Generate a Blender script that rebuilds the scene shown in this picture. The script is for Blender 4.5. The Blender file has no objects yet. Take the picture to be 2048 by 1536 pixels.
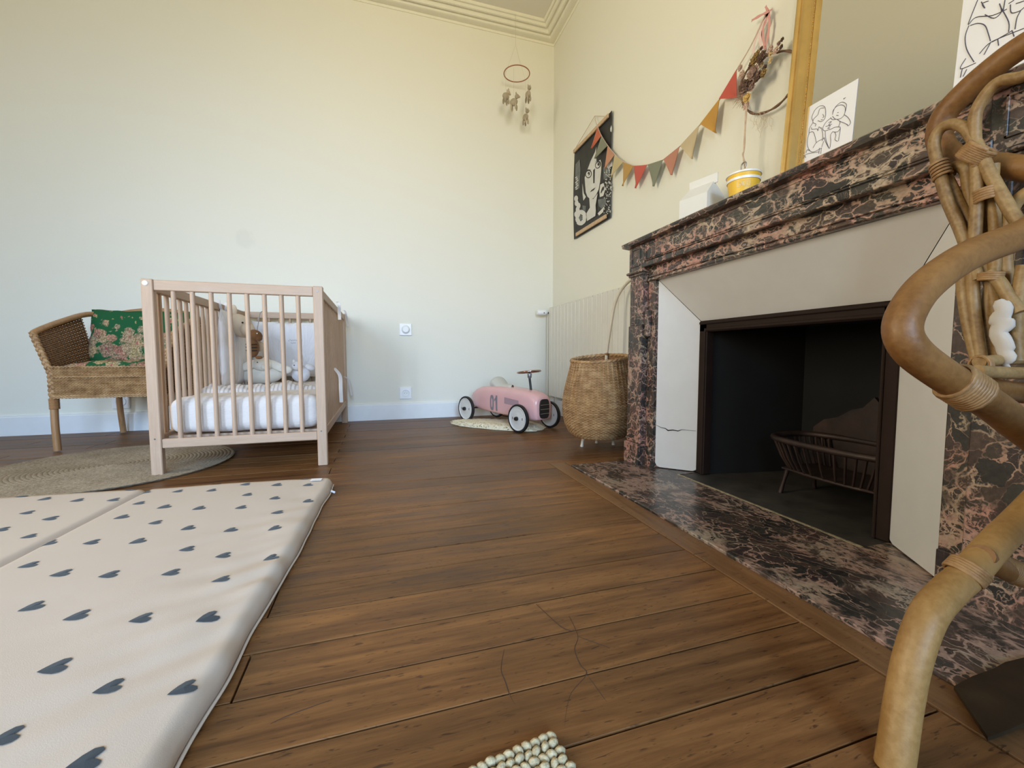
import bpy, bmesh, math, random
import numpy as np
from mathutils import Vector, Matrix
from mathutils import noise as mnoise
PI = math.pi
sc = bpy.context.scene
COL = sc.collection
rng = random.Random(7)

# ---------------------------------------------------------------- camera
YAW, PITCH, ROLL, FPX, CH = math.radians(17.3), math.radians(3.78), math.radians(-0.05), 850.0, 0.515
Fv = Vector((math.sin(YAW)*math.cos(PITCH), math.cos(YAW)*math.cos(PITCH), -math.sin(PITCH)))
R0 = Vector((math.cos(YAW), -math.sin(YAW), 0)); U0 = R0.cross(Fv)
Rv = R0*math.cos(ROLL) + U0*math.sin(ROLL); Uv = -R0*math.sin(ROLL) + U0*math.cos(ROLL)
CP = Vector((0, 0, CH))
cam_d = bpy.data.cameras.new('camera'); cam = bpy.data.objects.new('camera', cam_d); COL.objects.link(cam)
cam_d.sensor_fit = 'HORIZONTAL'; cam_d.sensor_width = 36.0; cam_d.lens = 36.0*FPX/2048.0
cam_d.clip_start = 0.02; cam_d.clip_end = 60
cam.matrix_world = Matrix(((Rv.x, Uv.x, -Fv.x, CP.x), (Rv.y, Uv.y, -Fv.y, CP.y), (Rv.z, Uv.z, -Fv.z, CP.z), (0, 0, 0, 1)))
sc.camera = cam

# ---------------------------------------------------------------- world, light, exposure
EXPOSURE = 0.0
SKY = (0.37, 0.63, 1.0); GARDEN = (1.0, 0.80, 0.36)
world = bpy.data.worlds.new('world'); sc.world = world; world.use_nodes = True
world.node_tree.nodes['Background'].inputs[0].default_value = (*SKY, 1)
world.node_tree.nodes['Background'].inputs[1].default_value = 1.0

def area(name, loc, size, power, color, tilt, spread=180, yaw=0):
    """daylight entering through one window opening behind the camera, or fill from the added left one; tilt>0 aims up, <0 down"""
    d = bpy.data.lights.new(name, 'AREA'); d.shape = 'RECTANGLE'; d.size, d.size_y = size
    d.energy = power; d.color = color; d.spread = math.radians(spread)
    o = bpy.data.objects.new(name, d); COL.objects.link(o); o.location = loc
    dr = Vector((math.sin(math.radians(yaw))*math.cos(math.radians(tilt)), math.cos(math.radians(yaw))*math.cos(math.radians(tilt)), math.sin(math.radians(tilt))))
    o.rotation_mode = 'QUATERNION'; o.rotation_quaternion = dr.to_track_quat('-Z', 'Y')
    return o
RX0, RX1, RY0, RY1, RZ = -3.2, 1.5, -3.4, 3.58, 3.27        # the room
WINS = [(-2.85, -1.65, 0.55, 2.75), (-0.45, 0.65, 0.55, 2.75)]   # x0 x1 z0 z1 in the wall behind the camera
SKY_W, GAR_W, GAP_W = 44.0, 20.0, 5.0
LEFT_FILL = (1.0, 0.90, 0.78)
for i, (a, b, c, d) in enumerate(WINS):
    cx, cz = (a+b)/2, (c+d)/2
    k = (0.85, 1.05)[i]
    area('daylight_sky_%d' % i, (cx, RY0-0.10, cz), (b-a, d-c), SKY_W*k, SKY, -21, 68, (12, -4)[i])
    area('daylight_garden_%d' % i, (cx, RY0-0.12, cz), (b-a, d-c), GAR_W*k, GARDEN, 14, 76, (14, 0)[i])
ADDED_LWIN = (0.35, 1.55, 0.55, 2.75)      # unseen left-wall window added to brighten the right wall and fireplace: y0 y1 z0 z1
area('daylight_sky_2', (RX0-0.10, (ADDED_LWIN[0]+ADDED_LWIN[1])/2, 1.65), (1.2, 2.2), 36.0, LEFT_FILL, -20, 120, 90)  # warm fill aimed down from the added left window
area('daylight_garden_2', (RX0-0.12, (ADDED_LWIN[0]+ADDED_LWIN[1])/2, 1.65), (1.2, 2.2), 18.0, GARDEN, 12, 90, 90)  # garden-tinted fill aimed up from the added left window
area('daylight_gap', (-2.32, RY0+0.02, 1.85), (0.11, 1.2), GAP_W, (0.90, 0.95, 1.0), -10, 80, 16)
sc.view_settings.view_transform = 'Standard'; sc.view_settings.look = 'None'
sc.view_settings.exposure = EXPOSURE; sc.view_settings.gamma = 1.0; sc.view_settings.use_curve_mapping = False
sc.cycles.max_bounces = 8; sc.cycles.diffuse_bounces = 5; sc.cycles.glossy_bounces = 3
sc.cycles.use_denoising = True; sc.cycles.caustics_reflective = False; sc.cycles.caustics_refractive = False

# ---------------------------------------------------------------- helpers
def ray(x, y): return Rv*((x-1024)/FPX) - Uv*((y-768)/FPX) + Fv
def on(ax, val, x, y):
    """the point of the plane x/y/z = val seen at photo pixel (x, y)"""
    d = ray(x, y); t = (val - CP[ax])/d[ax]; return CP + d*t
def PX(v, x, y): return on(0, v, x, y)
def PY(v, x, y): return on(1, v, x, y)
def PZ(v, x, y): return on(2, v, x, y)
def DP(x, y, dep): return CP + ray(x, y)*dep

def link(name, me, parent=None, loc=None):
    o = bpy.data.objects.new(name, me); COL.objects.link(o)
    if parent is not None: o.parent = parent
    if loc is not None: o.location = loc
    return o
def thing(name, label, cat, loc=(0, 0, 0), rz=0, group=None):
    o = bpy.data.objects.new(name, None); COL.objects.link(o); o.empty_display_size = 0.05
    o.location = loc; o.rotation_euler = (0, 0, rz); return tag(o, label, cat, group)
def tag(o, label=None, cat=None, group=None, kind=None):
    if label: o['label'] = label
    if cat: o['category'] = cat
    if group: o['group'] = group
    if kind: o['kind'] = kind
    return o

class MB:
    def __init__(s): s.v = []; s.f = []; s.m = []; s.mi = 0
    def add(s, vs, fs):
        n = len(s.v); s.v += [tuple(p) for p in vs]
        for f in fs: s.f.append(tuple(i+n for i in f)); s.m.append(s.mi)
        return s
    def box(s, a, b, ch=0.0):
        x0, y0, z0 = a; x1, y1, z1 = b
        if x0 > x1: x0, x1 = x1, x0
        if y0 > y1: y0, y1 = y1, y0
        if z0 > z1: z0, z1 = z1, z0
        if ch <= 0:
            return s.add([(x0,y0,z0),(x1,y0,z0),(x1,y1,z0),(x0,y1,z0),(x0,y0,z1),(x1,y0,z1),(x1,y1,z1),(x0,y1,z1)],
                         [(0,3,2,1),(4,5,6,7),(0,1,5,4),(1,2,6,5),(2,3,7,6),(3,0,4,7)])
        bm = bmesh.new(); bmesh.ops.create_cube(bm, size=1.0)
        for v in bm.verts: v.co = Vector(((x0+x1)/2+v.co.x*(x1-x0), (y0+y1)/2+v.co.y*(y1-y0), (z0+z1)/2+v.co.z*(z1-z0)))
        bmesh.ops.bevel(bm, geom=bm.edges[:], offset=ch, segments=1, affect='EDGES')
        return s.frombm(bm)
    def frombm(s, bm):
        bm.verts.index_update()
        s.add([v.co for v in bm.verts], [[v.index for v in f.verts] for f in bm.faces]); bm.free(); return s
    def obox(s, c, ax, ay, az, ch=0.0):
        """box with centre c and half-axis vectors"""
        t = MB().box((-1,-1,-1), (1,1,1)) if ch <= 0 else MB().box((-1,-1,-1), (1,1,1), ch)
        c, ax, ay, az = Vector(c), Vector(ax), Vector(ay), Vector(az)
        return s.add([c+ax*v[0]+ay*v[1]+az*v[2] for v in t.v], t.f)
    def tube(s, pts, r, n=10, closed=False, caps=True, flat=1.0):
        pts = [Vector(p) for p in pts]; N = len(pts)
        rr = r if isinstance(r, (list, tuple)) else [r]*N
        tang = []
        for i in range(N):
            if closed: t = pts[(i+1) % N]-pts[i-1]
            else: t = pts[min(i+1, N-1)]-pts[max(i-1, 0)]
            tang.append(t.normalized() if t.length > 1e-9 else Vector((0,0,1)))
        up = Vector((0,0,1)) if abs(tang[0].z) < 0.9 else Vector((1,0,0))
        nrm = (up - tang[0]*up.dot(tang[0])).normalized(); vs = []
        for i in range(N):
            nrm = nrm - tang[i]*nrm.dot(tang[i])
            nrm = nrm.normalized() if nrm.length > 1e-6 else tang[i].orthogonal().normalized()
            bi = tang[i].cross(nrm)
            for k in range(n):
                a = 2*PI*k/n; vs.append(pts[i]+nrm*(math.cos(a)*rr[i]*flat)+bi*(math.sin(a)*rr[i]))
        fs = []
        M = N if closed else N-1
        for i in range(M):
            j = (i+1) % N
            for k in range(n): fs.append((i*n+k, i*n+(k+1) % n, j*n+(k+1) % n, j*n+k))
        if caps and not closed:
            fs.append(tuple(range(n))[::-1]); fs.append(tuple((N-1)*n+k for k in range(n)))
        return s.add(vs, fs)
    def lathe(s, prof, n=24, c=(0,0,0), axis='z', caps=True):
        vs = []; fs = []; N = len(prof)
        for (r, z) in prof:
            for k in range(n):
                a = 2*PI*k/n; p = (math.cos(a)*r, math.sin(a)*r, z)
                if axis == 'x': p = (z, p[0], p[1])
                if axis == 'y': p = (p[1], z, p[0])
                vs.append((p[0]+c[0], p[1]+c[1], p[2]+c[2]))
        for i in range(N-1):
            for k in range(n): fs.append((i*n+k, i*n+(k+1) % n, (i+1)*n+(k+1) % n, (i+1)*n+k))
        if caps and prof[0][0] > 1e-5: fs.append(tuple(range(n))[::-1])
        if caps and prof[-1][0] > 1e-5: fs.append(tuple((N-1)*n+k for k in range(n)))
        return s.add(vs, fs)
    def ball(s, c, r, nu=14, nv=9, rot=None, sq=1.0):
        r = Vector(r) if not isinstance(r, (int, float)) else Vector((r, r, r)); c = Vector(c); vs = []; fs = []
        def p(x): return math.copysign(abs(x)**sq, x)
        for i in range(nv+1):
            t = PI*i/nv
            for k in range(nu):
                a = 2*PI*k/nu
                q = Vector((p(math.cos(a))*p(math.sin(t))*r.x, p(math.sin(a))*p(math.sin(t))*r.y, p(math.cos(t))*r.z))
                if rot is not None: q = rot @ q
                vs.append(c+q)
        for i in range(nv):
            for k in range(nu): fs.append((i*nu+k, (i+1)*nu+k, (i+1)*nu+(k+1) % nu, i*nu+(k+1) % nu))
        return s.add(vs, fs)
    def ext(s, prof, a, b, plane='xz'):
        """closed 2D profile extruded between a and b (plane xz -> along y)"""
        n = len(prof); vs = []
        for t in (a, b):
            for (p, q) in prof:
                vs.append({'xz': (p, t, q), 'xy': (p, q, t), 'yz': (t, p, q)}[plane])
        fs = [(i, (i+1) % n, n+(i+1) % n, n+i) for i in range(n)]
        return s.add(vs, fs + [tuple(range(n))[::-1], tuple(range(n, 2*n))])
    def slab(s, pts, off):
        """planar polygon thickened by the vector off"""
        n = len(pts); pts = [Vector(p) for p in pts]; off = Vector(off)
        return s.add(pts+[p+off for p in pts], [tuple(range(n)), tuple(range(n, 2*n))[::-1]]+[(i, n+i, n+(i+1) % n, (i+1) % n) for i in range(n)])
    def grid(s, nu, nv, fn, wrapu=False):
        vs = [fn(i/(nu if wrapu else nu-1), j/(nv-1)) for j in range(nv) for i in range(nu)]; fs = []
        for j in range(nv-1):
            for i in range(nu if wrapu else nu-1):
                a = j*nu+i; b = j*nu+(i+1) % nu; fs.append((a, b, b+nu, a+nu))
        return s.add(vs, fs)
    def mesh(s, mats, smooth=None, weld=False):
        me = bpy.data.meshes.new('m'); me.from_pydata(s.v, [], s.f)
        for m in (mats if isinstance(mats, (list, tuple)) else [mats]): me.materials.append(m)
        if isinstance(mats, (list, tuple)) and len(mats) > 1: me.polygons.foreach_set('material_index', s.m)
        bm = bmesh.new(); bm.from_mesh(me)
        if weld: bmesh.ops.remove_doubles(bm, verts=bm.verts, dist=1e-5)
        bmesh.ops.recalc_face_normals(bm, faces=bm.faces); bm.to_mesh(me); bm.free()
        if smooth:
            me.polygons.foreach_set('use_smooth', [True]*len(me.polygons))
            me.set_sharp_from_angle(angle=math.radians(smooth))
        me.update(); return me
    def build(s, name, mats, parent=None, smooth=None, weld=False):
        return link(name, s.mesh(mats, smooth, weld), parent)

def spline(pts, n=8, closed=False):
    P = [Vector(p) for p in pts]; out = []; N = len(P)
    for i in range(N if closed else N-1):
        if closed: p0, p1, p2, p3 = P[i-1], P[i], P[(i+1) % N], P[(i+2) % N]
        else: p0, p1, p2, p3 = P[max(i-1, 0)], P[i], P[i+1], P[min(i+2, N-1)]
        for k in range(n):
            t = k/n
            out.append(0.5*((2*p1)+(p2-p0)*t+(2*p0-5*p1+4*p2-p3)*t*t+(3*p1-p0-3*p2+p3)*t**3))
    if not closed: out.append(P[-1])
    return out
def nz(x, y, z=0.0): return mnoise.noise(Vector((x, y, z)))

# ---------------------------------------------------------------- materials
class NT:
    def __init__(s, name, rough=0.6, spec=0.5):
        s.m = bpy.data.materials.new(name); s.m.use_nodes = True; s.t = s.m.node_tree
        s.b = s.t.nodes['Principled BSDF']; s.b.inputs['Roughness'].default_value = rough
        s.b.inputs['Specular IOR Level'].default_value = spec
    def n(s, typ, **kw):
        nd = s.t.nodes.new(typ)
        for k, v in kw.items():
            if k.startswith('i_'):
                key = k[2:]; key = int(key) if key.isdigit() else key.replace('_', ' ')
                nd.inputs[key].default_value = v
            else: setattr(nd, k, v)
        return nd
    def l(s, a, b): s.t.links.new(a, b); return s
    def coord(s, scale=(1, 1, 1), out='Object', rot=(0, 0, 0)):
        tc = s.n('ShaderNodeTexCoord'); mp = s.n('ShaderNodeMapping'); mp.inputs['Scale'].default_value = scale
        mp.inputs['Rotation'].default_value = rot
        s.l(tc.outputs[out], mp.inputs[0]); return mp.outputs[0]
    def noise(s, vec, scale, detail=4, rough=0.6, dist=0.0):
        nd = s.n('ShaderNodeTexNoise'); nd.inputs['Scale'].default_value = scale; nd.inputs['Detail'].default_value = detail
        nd.inputs['Roughness'].default_value = rough; nd.inputs['Distortion'].default_value = dist
        s.l(vec, nd.inputs['Vector']); return nd
    def ramp(s, fac, stops, interp='LINEAR'):
        r = s.n('ShaderNodeValToRGB'); r.color_ramp.interpolation = interp; e = r.color_ramp.elements
        while len(e) < len(stops): e.new(0.5)
        for el, (p, c) in zip(e, stops): el.position = p; el.color = (*c, 1) if len(c) == 3 else c
        s.l(fac, r.inputs[0]); return r.outputs[0]
    def mix(s, fac, a, b, blend='MIX'):
        m = s.n('ShaderNodeMix', data_type='RGBA', blend_type=blend)
        for sock, v in ((m.inputs[0], fac), (m.inputs[6], a), (m.inputs[7], b)):
            if isinstance(v, (int, float)): sock.default_value = v
            elif isinstance(v, tuple): sock.default_value = (*v, 1) if len(v) == 3 else v
            else: s.l(v, sock)
        return m.outputs[2]
    def math(s, op, a, b=None, c=None, clamp=False):
        m = s.n('ShaderNodeMath', operation=op, use_clamp=clamp)
        for i, v in enumerate((a, b, c)):
            if v is None: continue
            if isinstance(v, (int, float)): m.inputs[i].default_value = v
            else: s.l(v, m.inputs[i])
        return m.outputs[0]
    def bump(s, h, strength=0.3, dist=0.01, nrm=None):
        b = s.n('ShaderNodeBump'); b.inputs['Strength'].default_value = strength; b.inputs['Distance'].default_value = dist
        s.l(h, b.inputs['Height'])
        if nrm is not None: s.l(nrm, b.inputs['Normal'])
        s.l(b.outputs[0], s.b.inputs['Normal']); return b.outputs[0]
    def col(s, c):
        if isinstance(c, tuple): s.b.inputs['Base Color'].default_value = (*c, 1)
        else: s.l(c, s.b.inputs['Base Color'])
        return s

def srgb(r, g, b):
    return tuple(((c/255)/12.92 if c/255 <= 0.04045 else ((c/255+0.055)/1.055)**2.4) for c in (r, g, b))

def plain(name, c, rough=0.6, metal=0.0, var=0.06, scale=14, bump=0.0, bscale=200, spec=0.5):
    t = NT(name, rough, spec); t.b.inputs['Metallic'].default_value = metal
    v = t.coord(); n = t.noise(v, scale)
    t.col(t.ramp(n.outputs[0], [(0.3, tuple(x*(1-var) for x in c)), (0.7, tuple(min(1, x*(1+var)) for x in c))]))
    if bump: t.bump(t.noise(v, bscale, 3).outputs[0], bump, 0.002)
    return t.m
def cloth(name, c, rough=0.9, var=0.05, weave=900, bump=0.25, fold=0.0):
    t = NT(name, rough, 0.2); v = t.coord(); n = t.noise(v, 9)
    t.col(t.ramp(n.outputs[0], [(0.3, tuple(x*(1-var) for x in c)), (0.7, tuple(min(1, x*(1+var)) for x in c))]))
    w = t.noise(v, weave, 2)
    t.bump(w.outputs[0], bump, 0.001)
    if 'Sheen Weight' in t.b.inputs: t.b.inputs['Sheen Weight'].default_value = 0.15
    return t.m

def wood(name, c1, c2, axis, rough=0.5, scale=9.0, contrast=1.0, perobj=0.25, bump=0.12, coat=0.0, dark=None, world=True):
    t = NT(name, rough, 0.3 if dark else 0.5)
    sc_ = [scale]*3; sc_[axis] = scale*0.07
    v = t.coord(tuple(sc_))
    oi = t.n('ShaderNodeObjectInfo')
    off = t.n('ShaderNodeVectorMath', operation='SCALE'); off.inputs[0].default_value = (31, 17, 23); t.l(oi.outputs['Random'], off.inputs['Scale'])
    add = t.n('ShaderNodeVectorMath', operation='ADD'); t.l(v, add.inputs[0]); t.l(off.outputs[0], add.inputs[1])
    n1 = t.noise(add.outputs[0], 3.0, 6, 0.62, 1.2)
    n2 = t.noise(add.outputs[0], 14.0, 4, 0.7, 0.4)
    f = t.math('ADD', t.math('MULTIPLY', n1.outputs[0], 0.65), t.math('MULTIPLY', n2.outputs[0], 0.35))
    base = t.ramp(f, [(0.36, c2), (0.5, tuple((a+b)/2 for a, b in zip(c1, c2))), (0.62, c1)])
    hv = t.n('ShaderNodeHueSaturation'); t.l(base, hv.inputs['Color'])
    hv.inputs['Saturation'].default_value = 1.0
    t.l(t.math('ADD', 1.0-perobj/2, t.math('MULTIPLY', oi.outputs['Random'], perobj)), hv.inputs['Value'])
    out = hv.outputs[0]
    if dark:
        sp = t.noise(t.coord((10, 55, 20)), 2.6, 3, 0.55, 0.6)
        m = t.ramp(sp.outputs[0], [(0.62, (0, 0, 0)), (0.70, (1, 1, 1))])
        sp2 = t.noise(t.coord((30, 140, 20)), 1.6, 2, 0.5, 0.3); m2 = t.ramp(sp2.outputs[0], [(0.66, (0, 0, 0)), (0.74, (1, 1, 1))]); m = t.math('MAXIMUM', m, m2)
        out = t.mix(t.math('MULTIPLY', m, 0.7), out, dark)
        # broad wear
        w = t.noise(t.coord(), 2.2, 4, 0.6); wm = t.ramp(w.outputs[0], [(0.35, (0.78, 0.78, 0.78)), (0.65, (1.12, 1.1, 1.08))])
        out = t.mix(1.0, out, wm, 'MULTIPLY')
    t.col(out); t.bump(f, bump, 0.003)
    rr = t.ramp(n1.outputs[0], [(0.3, (rough*0.8,)*3), (0.7, (min(1, rough*1.25),)*3)]); t.l(rr, t.b.inputs['Roughness'])
    if coat: t.b.inputs['Coat Weight'].default_value = coat; t.b.inputs['Coat Roughness'].default_value = 0.25
    return t.m

def wall_mat(name, c, patch=False):
    t = NT(name, 0.85, 0.25); v = t.coord()
    n = t.noise(v, 1.3, 3); fine = t.noise(v, 320, 3, 0.6); mid = t.noise(v, 60, 3)
    t.col(t.ramp(n.outputs[0], [(0.3, tuple(x*0.985 for x in c)), (0.7, c)]))
    if patch:      # faint grey smudge on the plaster above the crib
        geo = t.n('ShaderNodeNewGeometry'); ds = t.n('ShaderNodeVectorMath', operation='DISTANCE'); t.l(geo.outputs['Position'], ds.inputs[0]); ds.inputs[1].default_value = (-0.915, 3.58, 1.36)
        dd = t.math('ADD', ds.outputs['Value'], t.math('MULTIPLY', t.noise(v, 22, 3).outputs[0], 0.09))
        t.col(t.mix(t.ramp(dd, [(0.085, (0.10,)*3), (0.125, (0, 0, 0))]), t.b.inputs['Base Color'].links[0].from_socket, (0.35, 0.37, 0.36)))
    h = t.math('ADD', t.math('MULTIPLY', fine.outputs[0], 0.5), mid.outputs[0])
    t.bump(h, 0.22, 0.0018); return t.m

def marble(name, dark=1.0, stretch=(1, 1, 1), sc=1.0, pink=1.0, cover=1.0):
    t = NT(name, 0.28, 0.5); v = t.coord(stretch)
    d = t.noise(v, 7, 3, 0.55)
    dv = t.n('ShaderNodeVectorMath', operation='MULTIPLY_ADD'); t.l(d.outputs['Color'], dv.inputs[0]); dv.inputs[1].default_value = (0.16, 0.16, 0.16); t.l(v, dv.inputs[2])
    d2 = t.noise(v, 38, 3, 0.6)
    dw = t.n('ShaderNodeVectorMath', operation='MULTIPLY_ADD'); t.l(d2.outputs['Color'], dw.inputs[0]); dw.inputs[1].default_value = (0.034, 0.034, 0.034); t.l(dv.outputs[0], dw.inputs[2])
    def vor(scale, feat):
        n = t.n('ShaderNodeTexVoronoi', feature=feat); n.inputs['Scale'].default_value = scale; t.l(dw.outputs[0], n.inputs['Vector']); return n
    e1 = vor(19*sc, 'DISTANCE_TO_EDGE'); e2 = vor(50*sc, 'DISTANCE_TO_EDGE'); cell = vor(19*sc, 'F1')
    big = t.noise(v, 5.5, 3, 0.6, 0.5)
    w = t.ramp(big.outputs[0], [(0.40, (0.0,)*3), (0.70, (0.20*cover,)*3)])       # width of veins
    m1 = t.math('SUBTRACT', 1.0, t.math('DIVIDE', e1.outputs[0], t.math('ADD', w, 0.035)), clamp=True)
    m2 = t.math('SUBTRACT', 1.0, t.math('DIVIDE', e2.outputs[0], t.math('ADD', t.math('MULTIPLY', w, 0.9), 0.025)), clamp=True)
    pick = t.ramp(big.outputs[0], [(0.44, (0.25,)*3), (0.6, (0.85,)*3)])
    fade = t.ramp(t.noise(v, 16, 3, 0.6).outputs[0], [(0.38, (0.25,)*3), (0.56, (1, 1, 1))])
    vein = t.math('MULTIPLY', t.math('MAXIMUM', t.math('POWER', m1, 0.8), t.math('MULTIPLY', m2, pick)), fade)
    sepc = t.n('ShaderNodeSeparateColor'); t.l(cell.outputs['Color'], sepc.inputs[0])
    D = dark
    clast = t.ramp(sepc.outputs[0], [(0.0, (0.028*D, 0.026*D, 0.024*D)), (0.4, (0.05*D, 0.046*D, 0.038*D)), (0.7, (0.085*D, 0.055*D, 0.043*D)), (1.0, (0.04*D, 0.03*D, 0.03*D))])
    fn = t.noise(v, 90, 4, 0.7); clast = t.mix(0.5, clast, t.ramp(fn.outputs[0], [(0.35, (0.35,)*3), (0.7, (1.5,)*3)]), 'MULTIPLY')
    cn = t.noise(v, 10, 3, 0.6)
    vc = t.ramp(cn.outputs[0], [(0.36, (0.42*D, 0.33*D, 0.24*D)), (0.48, (0.42*D, 0.28*D, 0.21*D)), (0.62, (0.44*D, (0.28-0.05*pink)*D, (0.21-0.03*pink)*D))])
    vc = t.mix(0.6, vc, t.ramp(fn.outputs[0], [(0.3, (0.35,)*3), (0.6, (1.1,)*3)]), 'MULTIPLY')
    t.col(t.mix(t.ramp(vein, [(0.12, (0, 0, 0)), (0.6, (1, 1, 1))]), clast, vc))
    t.bump(fn.outputs[0], 0.04, 0.001)
    return t.m

M = {}
M['wall'] = wall_mat('wall_paint', (0.80, 0.78, 0.69), True)
M['wall_r'] = wall_mat('wall_paint_side', (0.76, 0.75, 0.66))
M['ceil'] = wall_mat('ceiling_paint', (0.74, 0.71, 0.63))
M['cornice'] = plain('cornice_plaster', (0.80, 0.775, 0.66), 0.7, var=0.02)
M['trimw'] = plain('white_gloss_paint', (0.78, 0.79, 0.80), 0.35, var=0.02)
M['subfloor'] = plain('joint_dark', (0.012, 0.008, 0.006), 0.9)
M['board'] = wood('floorboard_oak', (0.240, 0.110, 0.036), (0.095, 0.038, 0.012), 0, rough=0.44, scale=7, perobj=0.35, dark=(0.025, 0.010, 0.006), bump=0.14)
M['border'] = wood('border_oak', (0.215, 0.112, 0.045), (0.13, 0.06, 0.024), 1, rough=0.42, scale=7, perobj=0.2, dark=(0.03, 0.013, 0.008))
M['beech'] = wood('beech_wood', (0.49, 0.345, 0.245), (0.41, 0.28, 0.19), 2, rough=0.5, scale=16, perobj=0.08, bump=0.04)
M['beech_x'] = wood('beech_wood_rail', (0.49, 0.345, 0.245), (0.41, 0.28, 0.19), 0, rough=0.5, scale=16, perobj=0.05, bump=0.04)
M['beech_y'] = wood('beech_wood_side_rail', (0.46, 0.32, 0.22), (0.37, 0.25, 0.165), 1, rough=0.5, scale=16, perobj=0.05, bump=0.04)
M['marble'] = marble('red_brown_marble', 0.95, sc=1.35, pink=1.0, cover=0.8)
M['marble_h'] = marble('hearth_marble', 0.80, (1.0, 0.7, 1.0), sc=1.75, pink=0.15, cover=1.6)
M['marble_l'] = marble('lintel_marble', 1.1, (1.0, 0.6, 1.0), sc=1.45, pink=1.0, cover=0.75)
M['panel'] = plain('panel_paint', (0.60, 0.585, 0.56), 0.3, var=0.02)
M['iron'] = plain('painted_iron_frame', (0.018, 0.009, 0.006), 0.7, var=0.2, spec=0.2)
M['soot'] = plain('soot_black', (0.0035, 0.0032, 0.003), 0.9, var=0.4, scale=6)
M['slate'] = plain('firebox_slate', (0.035, 0.030, 0.025), 0.6, var=0.5, scale=9)
M['grate'] = plain('cast_iron', (0.030, 0.016, 0.012), 0.55, metal=0.3, var=0.5)
M['black'] = plain('black_rubber', (0.012, 0.012, 0.013), 0.5)
M['white_pl'] = plain('white_plastic', (0.84, 0.84, 0.85), 0.35, var=0.02)
M['rad'] = plain('radiator_enamel', (0.66, 0.64, 0.57), 0.35, var=0.02)
M['gold'] = plain('gilded_wood', (0.85, 0.60, 0.25), 0.22, metal=0.95, var=0.10, scale=12)
M['mirror'] = plain('mirror_glass', (0.95, 0.95, 0.90), 0.015, metal=1.0, var=0.0)
M['paper'] = plain('white_paper', (0.80, 0.80, 0.84), 0.8, var=0.01)
M['ink'] = plain('ink', (0.08, 0.08, 0.11), 0.8)

# ---------------------------------------------------------------- room shell
def struct(o): o['kind'] = 'structure'; return o
T = 0.15
fl = struct(MB().box((RX0-T, RY0-T, -0.08), (RX1+0.6, RY1+T, -0.022)).build('floor', M['subfloor']))
struct(MB().box((RX0-T, RY1, -0.08), (RX1+T, RY1+T, RZ+0.1)).build('wall_back', M['wall']))
wl = MB(); wl.box((RX0-T, RY0-T, -0.08), (RX0, ADDED_LWIN[0], RZ+0.1)); wl.box((RX0-T, ADDED_LWIN[1], -0.08), (RX0, RY1, RZ+0.1))
wl.box((RX0-T, ADDED_LWIN[0], -0.08), (RX0, ADDED_LWIN[1], ADDED_LWIN[2])); wl.box((RX0-T, ADDED_LWIN[0], ADDED_LWIN[3]), (RX0, ADDED_LWIN[1], RZ+0.1)); struct(wl.build('wall_left', M['wall']))
OY0, OY1, OZ = 0.77, 1.50, 0.66          # fireplace opening
wr = MB()
wr.box((RX1, RY0-T, -0.08), (RX1+T, OY0-0.02, RZ+0.1)); wr.box((RX1, OY1+0.02, -0.08), (RX1+T, RY1, RZ+0.1)); wr.box((RX1, OY0-0.02, OZ+0.04), (RX1+T, OY1+0.02, RZ+0.1))
struct(wr.build('wall_right', M['wall_r']))
wf = MB(); xs = [RX0-T]
for (a, b, c, d) in WINS:
    wf.box((xs[-1], RY0-T, -0.08), (a, RY0, RZ+0.1)); wf.box((a, RY0-T, -0.08), (b, RY0, c)); wf.box((a, RY0-T, d), (b, RY0, RZ+0.1)); xs.append(b)
wf.box((xs[-1], RY0-T, -0.08), (RX1+T, RY0, RZ+0.1))
struct(wf.build('wall_front', M['wall']))
struct(MB().box((RX0-T, RY0-T, RZ), (RX1+T, RY1+T, RZ+0.1)).build('ceiling', M['ceil']))
for i, (a, b, c, d) in enumerate(WINS):
    w = MB(); y0, y1 = RY0-0.07, RY0-0.03
    for (x0, x1) in ((a, a+0.05), (b-0.05, b), ((a+b)/2-0.04, (a+b)/2+0.04)): w.box((x0, y0, c), (x1, y1, d))
    for (z0, z1) in ((c, c+0.07), (d-0.05, d), (c+0.8, c+0.83), (c+1.6, c+1.63)): w.box((a+0.05, y0+0.005, z0), (b-0.05, y1-0.005, z1))
    struct(w.build('window_%d' % (i+1), M['trimw']))
w = MB(); x0, x1 = RX0-0.07, RX0-0.03; a, b, c, d = ADDED_LWIN
for (y0, y1) in ((a, a+0.05), (b-0.05, b), ((a+b)/2-0.04, (a+b)/2+0.04)): w.box((x0, y0, c), (x1, y1, d))
for (z0, z1) in ((c, c+0.07), (d-0.05, d), (c+0.75, c+0.78), (c+1.45, c+1.48)): w.box((x0+0.005, a+0.05, z0), (x1-0.005, b-0.05, z1))
struct(w.build('window_3', M['trimw']))  # frame of the window added in the left wall for fill light
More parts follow.
